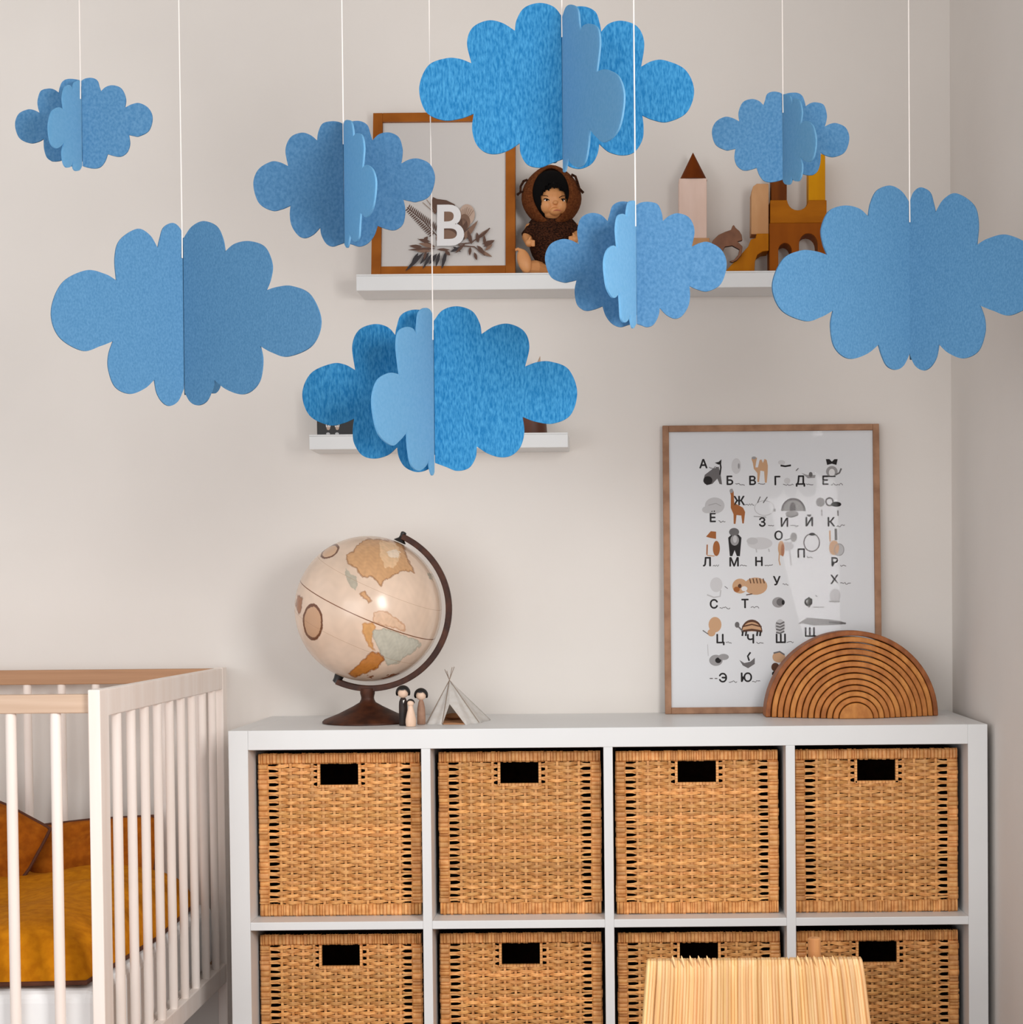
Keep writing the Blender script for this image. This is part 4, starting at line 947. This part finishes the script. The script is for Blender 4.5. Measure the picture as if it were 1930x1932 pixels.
def cushion(o, U, V, Nn, th, root, m, name, pip=None, wr=0.012, seed=0, n=26, base=None, pw=3.2, flat=None):
    o, U, V, Nn = Vector(o), Vector(U), Vector(V), Vector(Nn); b = MB()
    for sgn in (1, -1):
        vs = []
        for i in range(n + 1):
            for j in range(n + 1):
                u, v = 2 * i / n - 1, 2 * j / n - 1
                h = ((1 - abs(u) ** pw) * (1 - abs(v) ** pw)) ** 0.5
                wv = wr * h * noise.noise(Vector((u * 2.2 + seed, v * 2.2, sgn * 3 + seed)))
                pin = 1 - 0.05 * (abs(u) * abs(v)) 
                q = o + U * (u * pin) + V * (v * pin) + Nn * (sgn * th * h + wv * 1.6)
                if flat is not None: q.z = max(q.z, flat)
                vs.append(q)
        fs = [(i * (n + 1) + j, i * (n + 1) + j + 1, (i + 1) * (n + 1) + j + 1, (i + 1) * (n + 1) + j) for i in range(n) for j in range(n)]
        b.add(vs, fs)
    ob = b.build(name, m, root, smooth=True, base=base)
    if pip:
        b = MB(); ps = []
        for (a, c) in (((-1, -1), (1, -1)), ((1, -1), (1, 1)), ((1, 1), (-1, 1)), ((-1, 1), (-1, -1))):
            for k in range(10):
                f = k / 10; u, v = a[0] + (c[0] - a[0]) * f, a[1] + (c[1] - a[1]) * f; pin = 1 - 0.05 * abs(u) * abs(v)
                ps.append(o + U * u * pin + V * v * pin)
        b.tube(ps, 0.004, 8, closed=True); b.build('piping', pip, ob if root is None else root, smooth=True)
    return ob
duv = thing('duvet', (-1.22, -0.47, 0.377), 'mustard yellow duvet filling the lower part of the crib', 'bedding')
cushion((-1.235, -0.465, 0.385), (0.380, 0, 0), (0, 0.376, 0.0), (0, 0, 1), 0.092, duv, M['mustard'], 'cover', M['piping'], 0.018, 3, n=44, pw=9, flat=0.378)
for a, c, yy, hh, m_, lab in (((-75, 1478), (102, 1562), -0.20, 0.085, 'mustard_dark', 'ochre pillow with dark piping tilted up at the left edge inside the crib'),
                              ((62, 1556), (300, 1536), -0.13, 0.070, 'mustard_dark', 'ochre pillow lying behind the front post inside the crib')):
    A_, B_ = P(*a, yy), P(*c, yy); U = (B_ - A_) / 2; dn = Vector((-U.z, 0, U.x)).normalized() * -1
    V = Vector((0, -0.55, 0)) * hh * 0 + Vector((dn.x * hh, -0.5 * hh, dn.z * hh)); cen = (A_ + B_) / 2 + V
    pa = thing('pillow', (cen.x, cen.y, cen.z - hh), lab, 'pillow')
    cushion(cen, U, V, U.cross(V).normalized(), 0.034, pa, M[m_], 'cover', M['piping'], 0.014, a[0])

# ------------------------------------------------------------------ chair in front
YC = -1.0
xl, xr_ = P(1221, 1870, YC).x, P(1628, 1870, YC).x; zt_ = P(1420, 1812, YC).z
ch = thing('child_chair', ((xl + xr_) / 2, YC, 0), 'small chair with a pale straw cord back in front of the bookcase', 'chair')
b = MB(); R = random.Random(2); n = 74
for i in range(n):
    f = (i + 0.5) / n; k = R.uniform(0.86, 1.08); b.col = (k, k * R.uniform(0.97, 1.02), k * R.uniform(0.9, 1.04))
    xa = xl + 0.002 + (xr_ - xl - 0.004) * f; xb = xa + (f - 0.42) * 0.05; wv = R.uniform(-0.0012, 0.0012)
    lean = 0.004 * math.sin(f * 9) 
    pts = []
    for q, (y, z) in enumerate([(YC + 0.026, zt_ - 0.25), (YC + 0.026, zt_ - 0.02), (YC + 0.022, zt_ - 0.006), (YC + 0.012, zt_ - 0.001), (YC + 0.004, zt_ - 0.0025), (YC - 0.001, zt_ - 0.010), (YC - 0.002, zt_ - 0.03), (YC - 0.003, zt_ - 0.10), (YC - 0.004, zt_ - 0.25)]):
        d = max(0, (zt_ - z)) / 0.25
        pts.append((xa + (xb - xa) * d + lean * math.sin(d * 6) * (0.5 if d > 0.02 else 0) + wv, y, z))
    b.tube(pts, 0.0031, 6)
o = b.build('cord_back', M['straw'], ch, smooth=True); o['kind'] = 'stuff'
b = MB(); b.tube([(xl + 0.004, YC + 0.012, zt_ - 0.012), (xr_ - 0.004, YC + 0.012, zt_ - 0.012)], 0.0085, 12); b.build('top_rail', M['peg_wood'], ch, smooth=True)
b = MB(); b.box(xl + 0.004, xr_ - 0.004, YC + 0.003, YC + 0.022, zt_ - 0.26, zt_ - 0.24); b.build('back_rail', M['peg_wood'], ch, bevel=0.002)
b = MB()
for u in (1271, 1288, 1304, 1320, 1336, 1507, 1523, 1538, 1556, 1573):
    p = P(u, 1814, YC - 0.002); k = R.uniform(0.98, 1.15); b.col = (k, k, k)
    b.tube([p + Vector((0.004, 0.0, -0.012)), p + Vector((0.0015, -0.001, -0.003)), p + Vector((-0.001, 0, 0.004)), p + Vector((-0.002, 0.003, 0.0085))], [0.0016, 0.0022, 0.002, 0.0004], 6)
o = b.build('cord_knots', M['straw'], ch, smooth=True); o['kind'] = 'stuff'
pp = P(1536, 1769, YC + 0.05)
b = MB(); b.tube([(pp.x + 0.002, YC + 0.05, 0.17), (pp.x, YC + 0.05, pp.z - 0.002), (pp.x, YC + 0.05, pp.z)], [0.0105, 0.0105, 0.0085], 16); b.build('post', M['peg_wood'], ch, smooth=True)
b = MB(); b.box(xl - 0.004, xr_ + 0.024, YC - 0.27, YC + 0.03, 0.19, 0.212); b.build('seat', M['peg_wood'], ch, bevel=0.004)
for x in (xl + 0.012, xr_ - 0.012):
    for y in (YC + 0.014, YC - 0.25):
        b = MB(); b.tube([(x, y, 0), (x, y, 0.19)], 0.0125, 12); b.build('leg', M['peg_wood'], ch, smooth=True)
    b = MB(); b.tube([(x, YC + 0.014, 0.212), (x, YC + 0.014, zt_ - 0.02)], 0.0085, 12); b.build('back_post', M['peg_wood'], ch, smooth=True)

# ------------------------------------------------------------------ hanging clouds
def spline(segs):
    """each lobe is a run of points between two notches; smooth inside a lobe, sharp at notches"""
    out = []
    for lobe in segs:
        n = len(lobe); pts = [np.array(p, float) for p in lobe]
        t_ = [0.0]
        for i in range(1, n): t_.append(t_[-1] + math.sqrt(np.linalg.norm(pts[i] - pts[i - 1])) + 1e-6)
        ext = [2 * pts[0] - pts[1] + 0.55 * (pts[1] - pts[0])] + pts + [2 * pts[-1] - pts[-2] + 0.55 * (pts[-2] - pts[-1])]
        for i in range(n - 1):
            p0, p1, p2, p3 = ext[i], ext[i + 1], ext[i + 2], ext[i + 3]
            for k in range(9):
                f = k / 9
                out.append(0.5 * (2 * p1 + (p2 - p0) * f + (2 * p0 - 5 * p1 + 4 * p2 - p3) * f * f + (3 * p1 - p0 - 3 * p2 + p3) * f ** 3))
    out.append(np.array(segs[-1][-1], float)); return out
def lobes(n0, top, n1, sh, n2, side, n3, low, n4, bot, n5):
    return [[n0] + top + [n1], [n1] + sh + [n2], [n2] + side + [n3], [n3] + low + [n4], [n4] + bot + [n5]]
def mirror_pts(x):  # round out a lobe from peak / extremity / bottom marks
    return x
# traced in zoomed photo pixels: (scale, offset x, offset y, axis x)
TY = {}
TY['V'] = dict(k=3.574, ox=80, oy=400, ax=953, felt='felt_soft', panels=[
    ('panel', -36, lobes((953, 182), [(925, 108), (875, 74), (815, 105), (790, 180)], (776, 242), [(722, 155), (636, 114), (520, 190), (487, 310)], (497, 462), [(420, 418), (290, 394), (130, 480), (58, 670), (110, 840), (268, 936), (390, 905)], (474, 872), [(445, 960), (444, 1060), (490, 1180), (590, 1227), (690, 1190)], (753, 1132), [(770, 1220), (810, 1285), (860, 1308), (915, 1275)], (953, 1192))),
    ('panel', 30, lobes((953, 182), [(1010, 100), (1090, 62), (1175, 95), (1218, 180)], (1234, 270), [(1300, 215), (1400, 197), (1500, 235), (1550, 350), (1540, 450)], (1510, 530), [(1590, 505), (1690, 500), (1810, 560), (1880, 735), (1820, 900), (1660, 975), (1555, 950)], (1472, 905), [(1488, 1000), (1470, 1130), (1415, 1205), (1340, 1230), (1240, 1195)], (1165, 1135), [(1140, 1215), (1105, 1280), (1048, 1304), (995, 1275)], (953, 1192)))],
    flat=['hidden'])
TY['F'] = dict(k=3.328, ox=540, oy=560, ax=930, felt='felt_deep', panels=[
    ('panel', 176, lobes((930, 152), [(890, 95), (800, 82), (725, 115), (697, 190)], (688, 240), [(640, 190), (556, 172), (460, 210), (418, 310)], (437, 460), [(370, 425), (290, 420), (160, 480), (105, 610), (150, 745), (270, 806), (360, 795)], (430, 766), [(422, 840), (430, 920), (480, 995), (555, 1016), (640, 995)], (700, 945), [(712, 1010), (750, 1070), (820, 1100), (890, 1085)], (930, 1040))),
    ('panel', 2, lobes((930, 152), [(985, 85), (1075, 60), (1170, 90), (1218, 165)], (1230, 234), [(1310, 185), (1400, 170), (1495, 215), (1530, 310)], (1503, 438), [(1580, 410), (1665, 408), (1775, 455), (1830, 595), (1790, 740), (1680, 796), (1570, 785)], (1488, 755), [(1498, 850), (1475, 940), (1420, 995), (1350, 1008), (1270, 985)], (1200, 940), [(1192, 1010), (1150, 1075), (1075, 1093), (1010, 1070)], (930, 1040))),
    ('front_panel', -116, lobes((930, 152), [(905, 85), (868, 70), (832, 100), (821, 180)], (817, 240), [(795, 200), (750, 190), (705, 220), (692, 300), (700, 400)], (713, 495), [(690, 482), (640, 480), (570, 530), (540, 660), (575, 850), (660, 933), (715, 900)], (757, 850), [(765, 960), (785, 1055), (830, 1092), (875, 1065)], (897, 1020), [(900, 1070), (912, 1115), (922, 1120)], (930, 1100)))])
TY['M'] = dict(k=5.079, ox=460, oy=210, ax=962, felt='felt_mid', panels=[
    ('panel', 178, lobes((962, 130), [(915, 105), (840, 97), (755, 120), (715, 200)], (703, 280), [(640, 230), (555, 207), (450, 250), (400, 370)], (425, 526), [(345, 490), (260, 485), (140, 560), (92, 700), (145, 880), (270, 953), (365, 940)], (448, 905), [(442, 1000), (460, 1100), (520, 1190), (590, 1216), (670, 1180)], (732, 1115), [(745, 1190), (790, 1270), (850, 1297), (910, 1280)], (962, 1262))),
    ('panel', 3, lobes((962, 130), [(1040, 98), (1120, 97), (1185, 135), (1212, 210)], (1232, 280), [(1300, 220), (1395, 205), (1485, 250), (1520, 350), (1520, 430)], (1508, 502), [(1590, 462), (1680, 457), (1785, 510), (1832, 640), (1780, 810), (1660, 868), (1590, 862)], (1530, 847), [(1548, 950), (1530, 1070), (1480, 1125), (1425, 1141), (1350, 1125)], (1282, 1098), [(1250, 1190), (1190, 1265), (1110, 1297), (1030, 1275)], (962, 1262))),
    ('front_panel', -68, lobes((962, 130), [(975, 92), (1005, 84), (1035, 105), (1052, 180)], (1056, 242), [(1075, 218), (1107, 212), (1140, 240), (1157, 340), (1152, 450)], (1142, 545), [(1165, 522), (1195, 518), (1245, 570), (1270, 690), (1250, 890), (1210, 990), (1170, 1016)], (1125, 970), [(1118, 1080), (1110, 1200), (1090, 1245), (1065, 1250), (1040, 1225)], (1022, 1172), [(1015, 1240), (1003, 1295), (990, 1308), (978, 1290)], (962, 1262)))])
TY['S'] = dict(k=6.433, ox=1330, oy=150, ax=947, felt='felt_grey', panels=[
    ('panel', 178, lobes((947, 185), [(900, 158), (822, 150), (755, 180), (728, 260)], (710, 312), [(650, 260), (562, 240), (460, 280), (408, 400)], (418, 512), [(335, 470), (240, 457), (130, 520), (85, 640), (130, 790), (250, 858), (310, 855)], (370, 842), [(358, 950), (385, 1040), (440, 1092), (495, 1106), (560, 1095)], (628, 1074), [(660, 1160), (710, 1225), (775, 1248), (860, 1240)], (947, 1215))),
    ('panel', 3, lobes((947, 185), [(1030, 165), (1120, 165), (1180, 200), (1210, 270)], (1222, 327), [(1280, 290), (1348, 280), (1440, 310), (1478, 420), (1475, 500)], (1455, 572), [(1530, 538), (1605, 535), (1710, 590), (1752, 720), (1700, 880), (1570, 941), (1470, 925)], (1405, 890), [(1400, 1010), (1370, 1110), (1320, 1155), (1280, 1163), (1230, 1160)], (1190, 1150), [(1150, 1185), (1110, 1212), (1060, 1222), (1000, 1222)], (947, 1215))),
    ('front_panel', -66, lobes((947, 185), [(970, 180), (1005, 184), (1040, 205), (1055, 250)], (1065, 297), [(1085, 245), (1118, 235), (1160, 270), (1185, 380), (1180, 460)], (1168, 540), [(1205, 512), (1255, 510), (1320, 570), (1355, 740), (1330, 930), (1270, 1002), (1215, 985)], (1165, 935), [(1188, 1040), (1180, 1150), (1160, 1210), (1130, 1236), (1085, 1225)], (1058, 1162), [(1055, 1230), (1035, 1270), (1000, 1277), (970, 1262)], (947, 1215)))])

def cloud(ty, axu, dyv, Yd, mirror, label, felt=None, size=1.0):
    """ty: outline set; axu: photo column of the hanging axis; dyv: shift of rows from the traced one; Yd: distance of the axis from the back wall"""
    T = TY[ty]; k = T['k']
    a_src = T['ox'] + T['ax'] / k
    def px(p):
        u = T['ox'] + p[0] / k; v = T['oy'] + p[1] / k
        du = (u - a_src) * (-1 if mirror else 1)
        return axu + du, v + dyv
    u0, v0 = px((T['ax'], 650)); A = P(u0, v0, Yd)
    notch = px(T['panels'][0][2][0][0]); zn = P(notch[0], notch[1], Yd).z
    root = thing('hanging_cloud', (A.x, Yd, A.z), label, 'cloud decoration', 'hanging blue clouds')
    mir = []
    for idx, (nm, ang, lb_) in enumerate(T['panels']):
        left = ang in (176, 178) or (ty == 'V' and idx == 0) or (ang == -116)
        if ty == 'V': D = Vector((-math.cos(math.radians(40)), -math.sin(math.radians(40)))) if idx == 0 else Vector((math.cos(math.radians(29)), -math.sin(math.radians(29))))
        else: D = Vector((math.cos(math.radians(ang)), math.sin(math.radians(ang))))
        if mirror: D.x = -D.x
        nrm_ = Vector((D.y, -D.x, 0))
        pts = []
        for p in spline(lb_):
            u, v = px(p); d = ray(u, v)
            den = d.dot(nrm_); s_ = (Vector((A.x, Yd, 0)) - Vector((EYE.x, EYE.y, 0))).dot(nrm_) / den
            q = EYE + d * s_; r_ = (q.x - A.x) * D.x + (q.y - Yd) * D.y
            pts.append((max(0.0008, r_), q.z))
        th_ = 0.0026; b = MB()
        P3 = [Vector((A.x + D.x * r_, Yd + D.y * r_, z)) + nrm_ * (-th_ / 2) for r_, z in pts]
        P3 = [P3[0]] + [P3[i] for i in range(1, len(P3)) if (P3[i] - P3[i - 1]).length > 1e-5]
        b.prism(P3, nrm_ * th_)
        b.build(nm, M['felt_lit'] if nm == 'front_panel' else M[felt or T['felt']], root)
        mir.append((D, pts))
    # panels on the far side, the same outline turned away from the viewer
    for D, pts in (mir[:2] if ty == 'V' else mir[1:2]):
        if ty == 'V': D2 = Vector((D.x * 0.3, 0.95)).normalized(); sc = 0.72
        else: D2 = Vector((D.x * 0.4, 0.91)).normalized(); sc = 0.85
        n2 = Vector((D2.y, -D2.x, 0)); b = MB(); zc = A.z
        P3 = [Vector((A.x + D2.x * r_ * sc, Yd + D2.y * r_ * sc, zc + (z - zc) * 0.86)) - n2 * 0.0013 for r_, z in pts]
        P3 = [P3[0]] + [P3[i] for i in range(1, len(P3)) if (P3[i] - P3[i - 1]).length > 1e-5]
        b.prism(P3, n2 * 0.0026); b.build('rear_panel', M[felt or T['felt']], root)
    b = MB(); b.tube([(A.x, Yd - 0.004, zn - 0.03), (A.x, Yd - 0.003, zn + 0.002), (A.x, Yd, 2.498)], 0.0010, 8); b.build('string', M['string'], root, smooth=True)
    return root
cloud('F', 818.5, 0, -0.98, False, 'vivid blue felt cloud hanging lowest in front of the short white shelf')
cloud('F', 1061.5, -572, -1.08, True, 'vivid blue felt cloud at the top covering the corner of the framed letter print')
cloud('V', 346.5, 0, -1.02, False, 'large soft blue cloud folded like an open book hanging above the crib')
cloud('V', 1716, -67, -0.98, True, 'large soft blue cloud cut by the right edge near the corner of the wall')
cloud('M', 649.5, 0, -1.08, False, 'medium blue cloud overlapping the left side of the brown picture frame')
cloud('M', 1199.5, 152, -1.24, True, 'medium blue cloud hanging in front of the upper shelf beside the doll')
cloud('S', 1477, 0, -0.9, False, 'small blue cloud hanging over the toy castle blocks')
cloud('S', 154, -26, -0.9, True, 'small blue cloud hanging alone against bare wall at the upper left corner')
